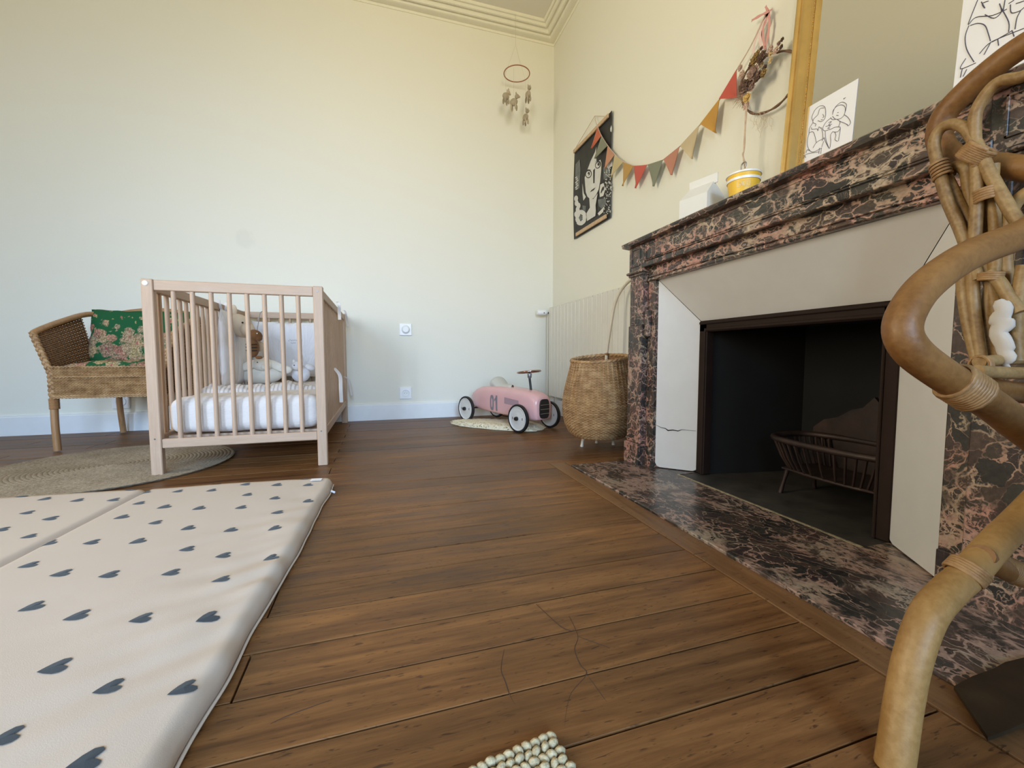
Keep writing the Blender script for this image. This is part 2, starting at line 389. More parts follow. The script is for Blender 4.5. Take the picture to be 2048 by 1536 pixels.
# plaster cornice: flat stepped profile (u = out from wall, z)
cp = [(0, 3.184), (0.006, 3.184), (0.008, 3.190), (0.010, 3.200), (0.046, 3.198), (0.060, 3.204), (0.066, 3.222), (0.078, 3.222), (0.081, 3.212), (0.093, 3.213), (0.099, 3.232),
      (0.106, 3.241), (0.119, 3.241), (0.122, 3.231), (0.133, 3.233), (0.137, 3.250), (0.144, 3.256), (0.147, 3.250), (0.154, 3.253), (0.157, RZ), (0, RZ)]
def cornice(name, corner_list):
    m = MB(); n = len(cp)
    for (p, q, nx, ny, tx, ty) in corner_list:   # from p to q, inward normal (nx,ny); mitred at ends by tangent t
        vs = []
        for e, s_ in ((p, 1), (q, -1)):
            for (u, z) in cp: vs.append((e[0]+nx*u+tx*u*s_, e[1]+ny*u+ty*u*s_, z))
        m.add(vs, [(i, (i+1) % n, n+(i+1) % n, n+i) for i in range(n)])
    return struct(m.build(name, M['cornice'], smooth=35))
A, B, C_, D_ = (RX0, RY1), (RX1, RY1), (RX1, RY0), (RX0, RY0)
cornice('trim_1', [(A, B, 0, -1, 1, 0)]); cornice('trim_2', [(B, C_, -1, 0, 0, -1)]); cornice('trim_3', [(D_, A, 1, 0, 0, 1)]); cornice('trim_4', [(C_, D_, 0, 1, -1, 0)])
bp = [(0, 0), (0.018, 0), (0.018, 0.118), (0.013, 0.128), (0, 0.130)]
struct(MB().ext([(RY1-u, z) for u, z in bp], RX0, RX1, 'yz').build('baseboard_back', M['trimw']))
struct(MB().ext([(RX1-u, z) for u, z in bp], 1.83, RY1-0.018, 'xz').build('baseboard_right', M['trimw']))
struct(MB().ext([(RX0+u, z) for u, z in bp], RY0, RY1-0.018, 'xz').build('baseboard_left', M['trimw']))

# floorboards, each one a part of the floor
def board(x0, x1, y0, y1, mat, name='floorboard', h=0.0):
    g = 0.0016; c = 0.0008; z0, z1 = -0.022, h
    x0 += g; x1 -= g; y0 += g; y1 -= g
    vs = [(x0,y0,z0),(x1,y0,z0),(x1,y1,z0),(x0,y1,z0),(x0,y0,z1-c),(x1,y0,z1-c),(x1,y1,z1-c),(x0,y1,z1-c),
          (x0+c,y0+c,z1),(x1-c,y0+c,z1),(x1-c,y1-c,z1),(x0+c,y1-c,z1)]
    fs = [(0,1,5,4),(1,2,6,5),(2,3,7,6),(3,0,4,7),(4,5,9,8),(5,6,10,9),(6,7,11,10),(7,4,8,11),(8,9,10,11)]
    return MB().add(vs, fs).build(name, mat, fl)
HX0, HX1, HY0, HY1 = 0.768, 0.846, 0.18, 1.86     # wooden border round the hearth
y = 0.483 - 0.1077*21; k = 0
while y < RY1-0.02:
    y1 = min(y+0.1077, RY1)
    if y1 < RY0: y = y1; k += 1; continue
    y0 = max(y, RY0)
    ends = [RX0, -1.55+0.22*((k*5) % 3), -0.222 if k % 2 else 0.45-1.75, RX1]
    if k % 2 == 0: ends = [RX0, -2.1+0.13*(k % 5), RX1]
    ends = sorted(set(round(e, 3) for e in ends))
    for a, b in zip(ends[:-1], ends[1:]):
        hh = -0.0004*(k % 3)
        if y1 <= HY0 or y0 >= HY1: board(a, b, y0, y1, M['board'], h=hh)
        else:
            segs = []
            if y0 < HY0: board(max(a, HX0), b, y0, HY0, M['board'], h=hh) if b > HX0 else None
            if y1 > HY1: board(max(a, HX0), b, HY1, y1, M['board'], h=hh) if b > HX0 else None
            bb = min(b, HX0)
            if a < bb: board(a, bb, y0, y1, M['board'], h=hh)
    y = y1; k += 1
board(HX0, HX1, HY0, HY1-0.0, M['border'], 'border_board', 0.001)
board(HX1, 1.12, HY1-0.075, HY1, M['board'], 'border_board', 0.001)
board(HX1, 1.12, HY0, HY0+0.075, M['board'], 'border_board', 0.001)

M['scratch'] = plain('scratch_dark', (0.055, 0.026, 0.012), 0.8)
for L in ([(1680, 300), (1720, 390), (1705, 450), (1730, 520), (1760, 565), (1690, 650), (1665, 750), (1660, 830)], [(1725, 395), (1865, 445)], [(1530, 245), (1640, 345), (1700, 370)],
          [(1385, 450), (1370, 540), (1390, 600), (1410, 660), (1440, 712)], [(1760, 565), (1850, 690)], [(320, 790), (420, 745), (600, 680)]):
    pts = spline([PZ(0.0, 400+x/2.2756, 1100+y/2.2756) for x, y in L], 4); n_ = len(pts)
    MB().tube([p-Vector((0, 0, 0.0004)) for p in pts], [0.0003+0.0006*math.sin(PI*(i+0.5)/n_) for i in range(n_)], 5).build('scratch_mark', M['scratch'], fl)

# ---------------------------------------------------------------- fireplace
fp = thing('fireplace', 'brown and pink veined marble fireplace with white panels round a black opening', 'fireplace', (0, 0, 0))
PYL0, PYL1 = 1.675, 1.797; PYR0, PYR1 = 0.425, 0.547
MY0, MY1 = 0.405, 1.812
m = MB(); m.box((HX1, HY0+0.075, -0.02), (1.215, HY1-0.075, 0.008), 0.002); m.box((1.215, HY0+0.075, -0.02), (1.40, OY0+0.0, 0.008)); m.box((1.215, OY1, -0.02), (1.40, HY1-0.075, 0.008))
m.build('hearth_slab', M['marble_h'], fp)
MB().box((1.216, OY0+0.002, -0.02), (1.80, OY1-0.002, 0.006)).build('firebox_floor', M['slate'], fp)
MB().box((1.207, OY0, 0.0), (1.2155, OY1, 0.0095)).build('hearth_edge_strip', plain('worn_marble_edge', (0.30, 0.25, 0.15), 0.5, var=0.5, scale=60), fp)
# mantel shelf
sp = [(1.112, 1.030), (1.116, 1.021), (1.150, 1.018), (1.50, 1.018), (1.50, 1.040), (1.116, 1.040), (1.111, 1.036)]
MB().ext(sp, MY0, MY1).build('mantel_shelf', M['marble_l'], fp)
# frieze with raised mouldings, between corner blocks
fr = [(1.50, 1.018), (1.146, 1.018), (1.146, 0.913), (1.50, 0.913)]
MB().ext(fr, PYR0+0.11, PYL1-0.11).build('frieze', M['marble_l'], fp)
m = MB(); a, b = PYR0+0.13, PYL1-0.13
for (z0, z1, d) in ((1.006, 1.012, 0.004), (0.937, 0.942, 0.006), (0.944, 0.948, 0.004)):
    m.box((1.146-d, a, z0), (1.150, b, z1), 0.0015)
m.box((1.142, a, 0.937), (1.150, a+0.006, 1.012), 0.0015); m.box((1.142, b-0.006, 0.937), (1.150, b, 1.012), 0.0015)
m.box((1.137, PYR0+0.11, 0.911), (1.150, PYL1-0.11, 0.932), 0.002)
m.build('frieze_moulding', M['marble_l'], fp)
# lintel
lp = [(1.50, 0.913), (1.172, 0.913), (1.170, 0.874), (1.164, 0.872), (1.164, 0.868), (1.170, 0.866), (1.162, 0.861), (1.160, 0.853), (1.166, 0.849), (1.50, 0.849)]
MB().ext(lp, PYR1, PYL0+0.0).build('lintel', M['marble_l'], fp)
for (y0, y1, sg) in ((PYL0, PYL1, 1), (PYR0, PYR1, -1)):
    yo = y1 if sg > 0 else y0
    MB().box((1.131, y0+0.004, 0.0), (1.50, y1, 0.106), 0.003).build('pilaster_base', M['marble'], fp)
    m = MB(); m.box((1.142, y0+0.010, 0.106), (1.50, y1-0.006, 0.655), 0.003)
    m.box((1.146, y0+0.012, 0.655), (1.50, y1-0.012, 0.893), 0.002)
    for q in range(3): m.box((1.1435, y0+0.036+q*0.022, 0.665), (1.150, y0+0.048+q*0.022, 0.875), 0.002)
    m.build('pilaster_shaft', M['marble'], fp)
    m = MB(); m.box((1.130, y0+0.002, 0.893), (1.50, y1+0.004, 0.905), 0.004); m.box((1.138, y0+0.006, 0.882), (1.50, y1-0.004, 0.893), 0.003)
    m.build('capital', M['marble'], fp)
    m = MB(); m.box((1.142, y0+0.002, 0.905), (1.50, y1-0.004, 1.018), 0.003)
    for (u0, u1, w0, w1) in ((0.025, 0.095, 0.925, 0.930), (0.025, 0.095, 1.000, 1.005), (0.025, 0.030, 0.925, 1.005), (0.090, 0.095, 0.925, 1.005)):
        m.box((1.138, y0+u0, w0), (1.145, y0+u1, w1), 0.001)
    m.build('corner_block', M['marble'], fp)
    j0, j1 = (1.628, y0+0.004) if sg > 0 else (y1-0.004, 0.594)
    m = MB(); m.box((1.172, j0, 0.0), (1.50, j1, 0.850), 0.002); m.box((1.166, j0+0.002, 0.0), (1.180, j1, 0.09), 0.002)
    m.build('jamb', M['marble'], fp)
MB().box((1.150, 1.652, 0.600), (1.172, 1.676, 0.72), 0.004).build('bracket', M['marble'], fp)
# painted splay panels
XO, XI = 1.188, 1.312
def panel(pts, name, mat=M['panel']):
    pts = [Vector(p) for p in pts]; nrm = (pts[1]-pts[0]).cross(pts[2]-pts[0]).normalized()
    if nrm.x > 0: nrm = -nrm
    c = sum(pts, Vector())/len(pts)
    q = [p+(c-p).normalized()*0.0015 for p in pts]
    return MB().slab([p-nrm*0.02 for p in q], nrm*0.02).build(name, mat, fp)
zb, zt = 0.010, 0.849
def splay(yo, yi, name):
    pts = [(XO, yo, zb+0.02), (XO, yo, zt), (XI, yi, OZ), (XI, yi, zb+0.02)]
    o, i = Vector(pts[0]), Vector(pts[3]); e = (i-o).normalized()
    pts2 = [tuple(o), pts[1], pts[2], tuple(i), tuple(i-e*0.006-Vector((0, 0, 0.014))), tuple(i-e*0.02-Vector((0, 0, 0.020))), tuple(o+e*0.02-Vector((0, 0, 0.020))), tuple(o+e*0.006-Vector((0, 0, 0.014)))]
    return panel(pts2, name)
lpn = splay(1.627, OY1, 'side_panel'); splay(0.594, OY0, 'side_panel')
panel([(XO, 1.627, zt), (XO, 0.594, zt), (XI, OY0, OZ), (XI, OY1, OZ)], 'top_panel')
# crack across the left panel
def lpt(x, y):
    o = Vector((XO, 1.627, 0)); e = Vector((XI, OY1, 0))-o; n_ = Vector((e.y, -e.x, 0)).normalized()
    d = ray(x, y); t = (o-CP).dot(n_)/d.dot(n_); return CP+d*t - d*0.0015
ck = [(1312, 850), (1322, 855), (1331, 857), (1336, 861), (1346, 860), (1356, 862), (1364, 859), (1380, 861), (1392, 862)]
MB().tube([lpt(*p) for p in ck], [0.0006, 0.0012, 0.0016, 0.0028, 0.0022, 0.0020, 0.0010, 0.0007, 0.0005], 5).build('crack', M['black'], lpn)
# iron frame
for (y0, y1) in ((OY1-0.040, OY1+0.004), (OY0-0.004, OY0+0.040)):
    m = MB()
    m.box((1.306, y0, 0.008), (1.345, y1, OZ+0.002), 0.003)
    m.box((1.300, y0+0.004 if y0 > 1 else y1-0.012, 0.008), (1.31, y0+0.012 if y0 > 1 else y1-0.004, OZ-0.03), 0.002)
    m.build('jamb_frame', M['iron'], fp, smooth=30)
m = MB(); m.box((1.306, OY0-0.004, OZ-0.045), (1.345, OY1+0.004, OZ+0.002), 0.003)
m.box((1.299, OY0, OZ-0.014), (1.31, OY1, OZ-0.002), 0.003); m.box((1.301, OY0+0.03, OZ-0.042), (1.31, OY1-0.03, OZ-0.030), 0.003)
m.build('top_frame', M['iron'], fp, smooth=30)
m = MB(); X2 = 1.78
m.add([(1.345, OY1-0.035, 0.006), (1.345, OY1-0.035, 0.64), (X2, OY1-0.10, 0.64), (X2, OY1-0.10, 0.006)], [(0, 1, 2, 3)])
m.add([(1.345, OY0+0.035, 0.006), (1.345, OY0+0.035, 0.64), (X2, OY0+0.10, 0.64), (X2, OY0+0.10, 0.006)], [(0, 1, 2, 3)])
m.add([(X2, OY0+0.10, 0.006), (X2, OY1-0.10, 0.006), (X2, OY1-0.10, 0.64), (X2, OY0+0.10, 0.64)], [(0, 1, 2, 3)])
m.add([(1.345, OY0+0.035, 0.64), (1.345, OY1-0.035, 0.64), (X2, OY1-0.10, 0.64), (X2, OY0+0.10, 0.64)], [(0, 1, 2, 3)])
m.build('firebox', M['soot'], fp)
# grate
gr = thing('fire_grate', 'dark cast iron basket grate on legs inside the fireplace opening', 'grate', (1.52, 1.03, 0.006))
gc = Vector((1.50, 1.02, 0.006)); gr.location = gc
def gring(rx, ry, z, n=44):
    out = []
    for k in range(n):
        a = 2*PI*k/n; out.append(Vector((math.copysign(abs(math.cos(a))**0.6, math.cos(a))*rx, math.copysign(abs(math.sin(a))**0.75, math.sin(a))*ry, z)))
    return out
top, bot = gring(0.13, 0.225, 0.205), gring(0.095, 0.17, 0.095)
MB().tube(top, 0.011, 8, closed=True).build('rim', M['grate'], gr, smooth=60)
MB().tube(bot, 0.006, 8, closed=True).build('lower_rim', M['grate'], gr, smooth=60)
for k in range(44):
    if top[k].x < 0.12: MB().tube([top[k], (top[k]+bot[k])/2+Vector((0, 0, -0.01)), bot[k]], 0.0042, 5).build('bar', M['grate'], gr, smooth=60)
for (sx, sy) in ((-1, -1), (-1, 1), (1, -1), (1, 1)):
    MB().tube([(sx*0.07, sy*0.15, 0.10), (sx*0.075, sy*0.16, 0.05), (sx*0.085, sy*0.165, 0.0)], [0.009, 0.006, 0.008], 6).build('leg', M['grate'], gr, smooth=60)
bpz = [(-0.21, 0.08), (-0.21, 0.23), (-0.17, 0.265), (-0.12, 0.28), (-0.07, 0.315), (-0.035, 0.325), (0, 0.365), (0.035, 0.325), (0.07, 0.315), (0.12, 0.28), (0.17, 0.265), (0.21, 0.23), (0.21, 0.08)]
MB().ext(bpz, 0.125, 0.14, 'yz').build('back_plate', M['grate'], gr)
MB().slab([(-0.09, -0.16, 0.10), (0.09, -0.16, 0.10), (0.09, 0.16, 0.10), (-0.09, 0.16, 0.10)], (0, 0, -0.006)).build('base_plate', M['grate'], gr)

# ---------------------------------------------------------------- mirror on the mantel
def mirp(y, z, d=0.0):   # leaning plane of the mirror; d = out from the glass
    s = 0.045/0.57; return Vector((1.432+(z-1.04)*s-d, y, z+d*s))
MIY0, MIY1, MIZ0, MIZ1 = 0.30, 1.246, 1.042, 2.02
mi = thing('mirror', 'tall gold framed mirror leaning on the wall above the mantel shelf', 'mirror', (1.43, 0.77, 1.042))
def up(o, par): o.parent = par; o.matrix_parent_inverse = Matrix.Translation(par.location).inverted(); return o
prof = [(0.0, 0.0), (0.0, 0.020), (0.004, 0.026), (0.012, 0.028), (0.020, 0.024), (0.024, 0.026), (0.036, 0.034), (0.046, 0.034), (0.054, 0.026), (0.060, 0.020), (0.066, 0.020), (0.070, 0.016), (0.074, 0.017), (0.080, 0.012), (0.080, 0.0)]
cs = [(MIY1, MIZ0, -1, 1), (MIY1, MIZ1, -1, -1), (MIY0, MIZ1, 1, -1), (MIY0, MIZ0, 1, 1)]
n = len(prof); vs = []
for (yy, zz, sy, sz) in cs:
    for (u, d) in prof: vs.append(mirp(yy+sy*u, zz+sz*u, d))
fs = []
for c in range(4):
    for i in range(n-1): fs.append((c*n+i, c*n+i+1, ((c+1) % 4)*n+i+1, ((c+1) % 4)*n+i))
up(MB().add(vs, fs).build('frame', M['gold'], smooth=30), mi)
m = MB()
for (u, r) in ((0.070, 0.0030), (0.0025, 0.0020)):
    nb = 150
    for k in range(nb):
        z = MIZ0+u+(MIZ1-MIZ0-2*u)*k/nb; m.ball(mirp(MIY1-u, z, 0.018 if u > 0.05 else 0.021), r, 5, 3)
o = up(m.build('beading', M['gold']), mi); o['kind'] = 'stuff'
gl = [mirp(MIY1-0.075, MIZ0+0.07, 0.006), mirp(MIY0+0.075, MIZ0+0.07, 0.006), mirp(MIY0+0.075, MIZ1-0.07, 0.006), mirp(MIY1-0.075, MIZ1-0.07, 0.006)]
gl = [mirp(MIY1-0.079, MIZ0+0.079, 0.004), mirp(MIY0+0.079, MIZ0+0.079, 0.004), mirp(MIY0+0.079, MIZ1-0.079, 0.004), mirp(MIY1-0.079, MIZ1-0.079, 0.004)]
up(MB().slab(gl, (0.004, 0, 0)).build('mirror_glass', M['mirror']), mi)

# line drawings: strokes are thin flat print on the cards
def strokes(name, par, lines, plane, r, mat, n=4):
    m = MB()
    for ln in lines:
        pts = [plane(x, y) for x, y in ln]
        if len(pts) > 2: pts = spline(pts, 4)
        m.tube(pts, r, 4)
    o = m.build(name, mat); up(o, par); o['kind'] = 'stuff' if len(lines) > 60 else 'thing'; return o
cx1 = 0.0056
_mo = mirp(0, 1.04); _mn = (mirp(0, 1.04, 1.0)-_mo).normalized()
def card_plane(off):
    def f(x, y, e=0.0006):
        d = ray(x, y); o_ = _mo+_mn*(off+e); t = (o_-CP).dot(_mn)/d.dot(_mn); return CP+d*t
    return f
cd = thing('drawing_card', 'white card with a line drawing of parent and baby tucked by the gold frame', 'drawing', (1.43, 1.07, 1.042), group='line drawings on the mantel')
a = card_plane(cx1)(1716.8, 156.5); zt1 = a.z; ya = a.y; yb = card_plane(cx1)(1616, 217).y+0.004
up(MB().slab([mirp(ya, 1.042, cx1), mirp(yb, 1.042, cx1), mirp(yb, zt1, cx1), mirp(ya, zt1, cx1)], (0.0012, 0, 0)).build('paper', M['paper']), cd)
def c6(x, y): return (1540+x/5.12, 120+y/5.12)
L1 = [[c6(*p) for p in l] for l in [
    [(440,625),(428,590),(450,530),(480,490),(520,468),(560,480),(570,540),(560,600),(525,630),(490,620)],
    [(555,490),(510,500),(490,560),(450,600),(440,640),(470,655),(462,680)],
    [(540,555),(552,580),(538,590)],[(522,612),(540,608)],
    [(440,640),(405,700),(400,760)],[(425,690),(430,710),(480,705),(490,725),(500,685),(520,700)],
    [(402,745),(385,810),(385,880),(410,930),(450,940),(530,900)],[(400,745),(440,735),(460,780),(475,850)],
    [(440,900),(480,840),(560,800)],[(525,690),(540,760),(535,830)],[(370,950),(380,920),(410,930)],[(365,1000),(370,965),(500,940)],
    [(500,960),(505,900)],[(525,900),(520,960)],[(550,830),(530,890)],
    [(640,560),(650,510),(690,470),(740,460),(770,490),(760,560),(720,600),(670,605),(640,575)],[(640,550),(670,480),(730,432),(780,450),(778,500),(760,560)],
    [(680,565),(700,568)],[(690,540),(702,538)],[(620,590),(640,610),(680,605)],[(620,595),(570,640),(540,700),(560,725),(610,710)],
    [(600,640),(630,630),(600,665),(635,655)],[(570,680),(620,670),(590,700),(615,695)],[(690,610),(720,630),(760,645),(795,665)],
    [(760,560),(800,590),(825,640),(800,675),(788,655)],[(610,715),(660,690),(700,685),(720,700),(700,830)],[(700,685),(715,650),(715,625)],
    [(720,700),(690,735),(640,735)],[(660,735),(675,770),(665,815),(690,832)],[(565,730),(570,800),(590,870),(610,905),(622,830),(620,770),(640,735)],
    [(550,790),(570,840),(600,900)],[(752,395),(775,385)],[(765,388),(755,405)]]]
strokes('ink_lines', cd, L1, card_plane(cx1), 0.00075, M['ink'])
cx2 = 0.0070
cd2 = thing('drawing_card', 'large white card with ink drawing partly behind the rattan chair back', 'drawing', (1.43, 0.62, 1.042), group='line drawings on the mantel')
yb2 = card_plane(cx2)(1909, 150).y
up(MB().slab([mirp(yb2-0.25, 1.042, cx2), mirp(yb2, 1.042, cx2), mirp(yb2, 1.50, cx2), mirp(yb2-0.25, 1.50, cx2)], (0.0012, 0, 0)).build('paper', M['paper']), cd2)
def c8(x, y): return (1700+x/2.743, y/2.743)
L2 = [[c8(*p) for p in l] for l in [
    [(700,0),(660,100),(650,135),(690,95),(780,85),(860,50)],[(660,140),(700,128),(740,140),(760,190),(770,225)],
    [(652,140),(632,200),(640,270),(680,340)],[(830,45),(870,120),(870,175)],[(690,345),(605,378),(635,320)],[(710,295),(760,240),(830,205),(955,155)],
    [(735,300),(770,235)],[(780,230),(870,180),(890,165)],[(615,380),(605,425)],[(640,380),(620,420)],[(720,10),(740,45),(725,20),(760,5)],
    [(740,80),(790,100),(830,65),(820,20)],[(870,20),(900,0)],[(880,25),(885,70),(930,60),(955,40)],[(935,60),(915,100),(905,160)],[(910,20),(955,5)],[(840,60),(850,0)],
    [(890,170),(900,200)],[(810,215),(815,250)]]]
strokes('ink_lines', cd2, L2, card_plane(cx2), 0.0010, M['ink'])

# yellow cup, hooked stem
cup = thing('paper_cup', 'yellow paper cup with white stripes standing on the mantel shelf', 'cup', (1.345, 1.335, 1.040))
M['yellow'] = plain('yellow_card', (0.80, 0.50, 0.045), 0.45, var=0.03)
hc = 0.16
MB().lathe([(0.040, 0.0), (0.040, 0.001), (0.0585, hc), (0.0565, hc), (0.039, 0.003), (0.0, 0.003)], 32).build('cup_body', M['yellow'], cup, smooth=50)
m = MB(); m.lathe([(0.0580, hc-0.004), (0.0615, hc-0.003), (0.0615, hc+0.003), (0.0560, hc+0.002)], 32, caps=False); m.build('rolled_rim', M['white_pl'], cup, smooth=50)
MB().lathe([(0.0572, hc-0.026), (0.0580, hc-0.026), (0.0592, hc-0.017), (0.0582, hc-0.017)], 32, caps=False).build('white_stripe', M['white_pl'], cup, smooth=50)
M['yellow2'] = plain('yellow_print', (0.83, 0.62, 0.18), 0.45, var=0.02)
th0 = math.atan2(-1.335, -1.345)
def cupp(a, z, e): r = 0.040+0.0185*z/hc+e; return Vector((math.cos(th0+a)*r, math.sin(th0+a)*r, z))
m = MB(); z0, z1 = hc-0.055, hc-0.034
fr_ = [cupp(-0.42+0.84*i/10, z0, 0.0006) for i in range(11)]+[cupp(0.42-0.84*i/10, z1, 0.0006) for i in range(11)]
m.tube(fr_, 0.0006, 4, closed=True)
# short row of small pale capitals, as blurred in the photograph: A N D L E Y like strokes
lets = {'A': [[(0,0),(.5,1),(1,0)],[(.2,.4),(.8,.4)]], 'N': [[(0,0),(0,1),(1,0),(1,1)]], 'D': [[(0,0),(0,1),(.8,.8),(.8,.2),(0,0)]], 'L': [[(0,1),(0,0),(.8,0)]], 'E': [[(.8,1),(0,1),(0,0),(.8,0)],[(0,.5),(.6,.5)]], 'Y': [[(0,1),(.5,.5),(1,1)],[(.5,.5),(.5,0)]]}
for i, ch in enumerate('ANDLEY'):
    for st in lets[ch]:
        m.tube([cupp(-0.30+0.105*(i+x*0.7), z0+0.004+yv*0.013, 0.0006) for x, yv in st], 0.0009, 4)
m.build('printed_label', plain('pale_print', (0.9, 0.82, 0.55), 0.5), cup)
# twig and hook standing in the cup
tw = [PX(1.40, *p) for p in [(1493, 212), (1490, 262), (1488, 300), (1486, 308), (1488, 322), (1490, 336)]]
st = MB().tube(spline(tw, 5), [0.0032+0.001*(math.sin(i)*0.5) for i in range(26)], 6).build('twig', plain('pale_twig', (0.52, 0.36, 0.24), 0.8, var=0.2, scale=60), smooth=60)
tag(st, 'thin pale twisted twig hanging from the wreath over the yellow cup', 'twig')
hk = [PX(1.385, *p) for p in [(1482, 372), (1482, 350), (1483, 331), (1489, 324), (1492, 326), (1491, 333)]]
o = MB().tube(spline(hk, 4), 0.0028, 7).build('metal_hook', plain('grey_metal', (0.35, 0.33, 0.32), 0.4, metal=0.6), smooth=60)
tag(o, 'small grey bent hook sticking out of the yellow cup', 'hook')

# white carton shaped ornament
ca = thing('paper_carton', 'white milk carton shaped ornament on the left end of the mantel', 'ornament', (1.335, 1.545, 1.040))
M['carton'] = plain('white_porcelain', (0.72, 0.72, 0.70), 0.5, var=0.02)
w, dpt, h1, h2 = 0.060, 0.066, 0.145, 0.205
vs = [(-w,-dpt,0),(w,-dpt,0),(w,dpt,0),(-w,dpt,0),(-w,-dpt,h1),(w,-dpt,h1),(w,dpt,h1),(-w,dpt,h1),(0,-dpt+0.01,h2),(0,dpt-0.01,h2)]
fs = [(0,1,5,4),(1,2,6,5),(2,3,7,6),(3,0,4,7),(4,5,8),(6,7,9),(4,8,9,7),(5,6,9,8),(3,2,1,0)]
cb = MB().add(vs, fs).build('carton_body', M['carton'], ca)
MB().box((-0.003, -dpt-0.006, h2-0.012), (0.003, dpt-0.004, h2+0.028), 0.001).build('top_fin', M['carton'], ca)
ca.rotation_euler = (0, 0, math.radians(14))

# ---------------------------------------------------------------- poster on right wall
po = thing('poster', 'black and white painted face poster hanging from wooden battens on the wall', 'poster', (1.49, 2.84, 1.42))
XPO = 1.487
PL, PR_, PB, PT = 3.125, 2.566, 1.432, 2.118
cv = [(XPO, PL, PT), (XPO, PR_, PT+0.004), (XPO, PR_+0.004, PB), (XPO, PL+0.004, PB)]
gp = MB().grid(9, 13, lambda u, v: Vector((XPO-0.003*math.sin(PI*v), PL+(PR_-PL)*u+0.012*math.sin(PI*v)*(1 if u < 0.5 else 0), PB+(PT-PB)*v)))
M['pblack'] = plain('poster_black', (0.013, 0.013, 0.014), 0.55, var=0.5, scale=18)
M['pwhite'] = plain('poster_white', (0.60, 0.60, 0.57), 0.6, var=0.06)
M['pgrey'] = plain('poster_grey', (0.13, 0.14, 0.14), 0.6, var=0.3, scale=30)
up(gp.build('sheet', M['pblack'], smooth=40), po)
def A_(x, y, e=0.0):   # crop pixel of the poster -> sheet
    u = (x-115)/410; top = 470-390*u; bt = 1450-215*u; v = 1-(y-top)/(bt-top)
    # perspective: image x to sheet fraction
    px = 1130+x/5.486; yy = PX(XPO, px, 350).y
    return Vector((XPO-0.0042-e, yy, PB+(PT-PB)*v))
def blob(cx, cy, rx, ry, n=12, rot=0, wob=0.0):
    return [(cx+rx*math.cos(a)*math.cos(rot)-ry*math.sin(a)*math.sin(rot)+wob*math.sin(3*a), cy+rx*math.cos(a)*math.sin(rot)+ry*math.sin(a)*math.cos(rot)) for a in [2*PI*i/n for i in range(n)]]
art = []   # (level, material index, polygon)
art.append((0, 1, [(120,640),(165,590),(175,700),(165,900),(118,920)]))
art.append((0, 1, [(425,700),(500,650),(500,790),(430,830)])); art.append((0, 1, [(370,1040),(460,1030),(460,1100),(410,1140),(380,1110)])); art.append((0,1,[(200,1090),(240,1100),(235,1160),(205,1150)]))
art.append((1, 0, [(222,790),(228,870),(236,950),(255,1000),(290,1032),(322,1020),(350,985),(378,930),(392,850),(402,740),(405,650),(392,610),(355,640),(340,560),(348,470),(330,530),(285,620),(255,700)]))
art.append((1, 0, [(275,1015),(283,1120),(246,1180),(252,1265),(345,1215),(352,1100),(366,975),(320,1030)]))
art.append((1, 0, [(385,950),(395,880),(430,865),(452,930),(430,1005),(392,1015)]))
art.append((1, 0, [(455,690),(490,650),(525,600),(525,690),(480,715)]))
art.append((1, 0, [(370,1190),(440,1120),(430,1180),(385,1215)])); art.append((1, 0, [(198,850),(215,960),(238,1000),(210,1040),(200,960)]))
art.append((1, 0, [(495,290),(508,255),(515,290),(510,330),(498,320)]))
for (cx, cy) in ((185, 1222),): 
    for k in range(7): art.append((1, 0, blob(cx+38*math.cos(k*0.9), cy+62*math.sin(k*0.9), 24, 40, 10, k*0.9)))
art.append((2, 1, blob(185, 1222, 20, 30, 10)))
for (x, y) in ((122, 1010), (128, 1060), (140, 1130), (125, 1180), (150, 1090)): art.append((1, 0, blob(x+8, y, 22, 34, 9)))
for k in range(8): art.append((1, 0, blob(118+8*(k % 3)+10, 780+k*18, 14, 6, 7, -0.5)))
r2 = random.Random(3)
for k in range(95):
    x = r2.uniform(440, 520); y = r2.uniform(640, 1130) - (x-480)*0.4
    if abs(x-(480+15*math.sin(y/60))) < 42: art.append((1, 0, blob(x, y+70, 5, 7, 5)))
art.append((2, 2, blob(265, 755, 36, 46, 14))); art.append((3, 0, blob(265, 757, 28, 34, 14))); art.append((4, 2, blob(268, 752, 13, 20, 10))); art.append((5, 0, blob(262, 762, 6, 8, 7)))
art.append((2, 2, blob(368, 665, 32, 42, 14, 0.3))); art.append((3, 0, blob(366, 668, 22, 30, 12, 0.3))); art.append((4, 2, blob(374, 660, 12, 18, 9)))
art.append((2, 2, [(315,720),(335,700),(332,860),(318,860)])); art.append((2, 2, [(282,955),(300,930),(345,905),(325,935)]))
art.append((2, 2, [(228,720),(260,705),(295,712),(262,718)])); art.append((2, 2, [(335,640),(360,605),(392,600),(358,622)]))
art.append((2, 2, [(352,1200),(346,1100),(362,1000),(392,870),(370,1000),(354,1100),(358,1200)]))
art.append((2, 2, blob(415, 940, 8, 40, 8, 0.3))); art.append((2, 2, blob(432, 925, 6, 28, 8, 0.2)))
m = MB()
for ia, (lv, mi_, pl) in enumerate(art):
    m.mi = mi_; pts = [A_(x, y, 0.0003*lv+0.000002*ia) for x, y in pl]; n = len(pts); c = sum(pts, Vector())/n
    m.add(pts, [tuple(range(n))])
o = up(m.build('printed_artwork', [M['pwhite'], M['pgrey'], M['pblack']]), po)
M['batten'] = plain('pale_wood_batten', (0.52, 0.36, 0.22), 0.6, var=0.15, scale=50)
up(MB().box((XPO-0.016, PR_+0.03, PT-0.032), (XPO-0.004, PL-0.005, PT-0.006), 0.002).build('batten', M['batten']), po)
up(MB().box((XPO-0.016, PR_+0.04, PB+0.008), (XPO-0.004, PL-0.06, PB+0.034), 0.002).build('batten', M['batten']), po)
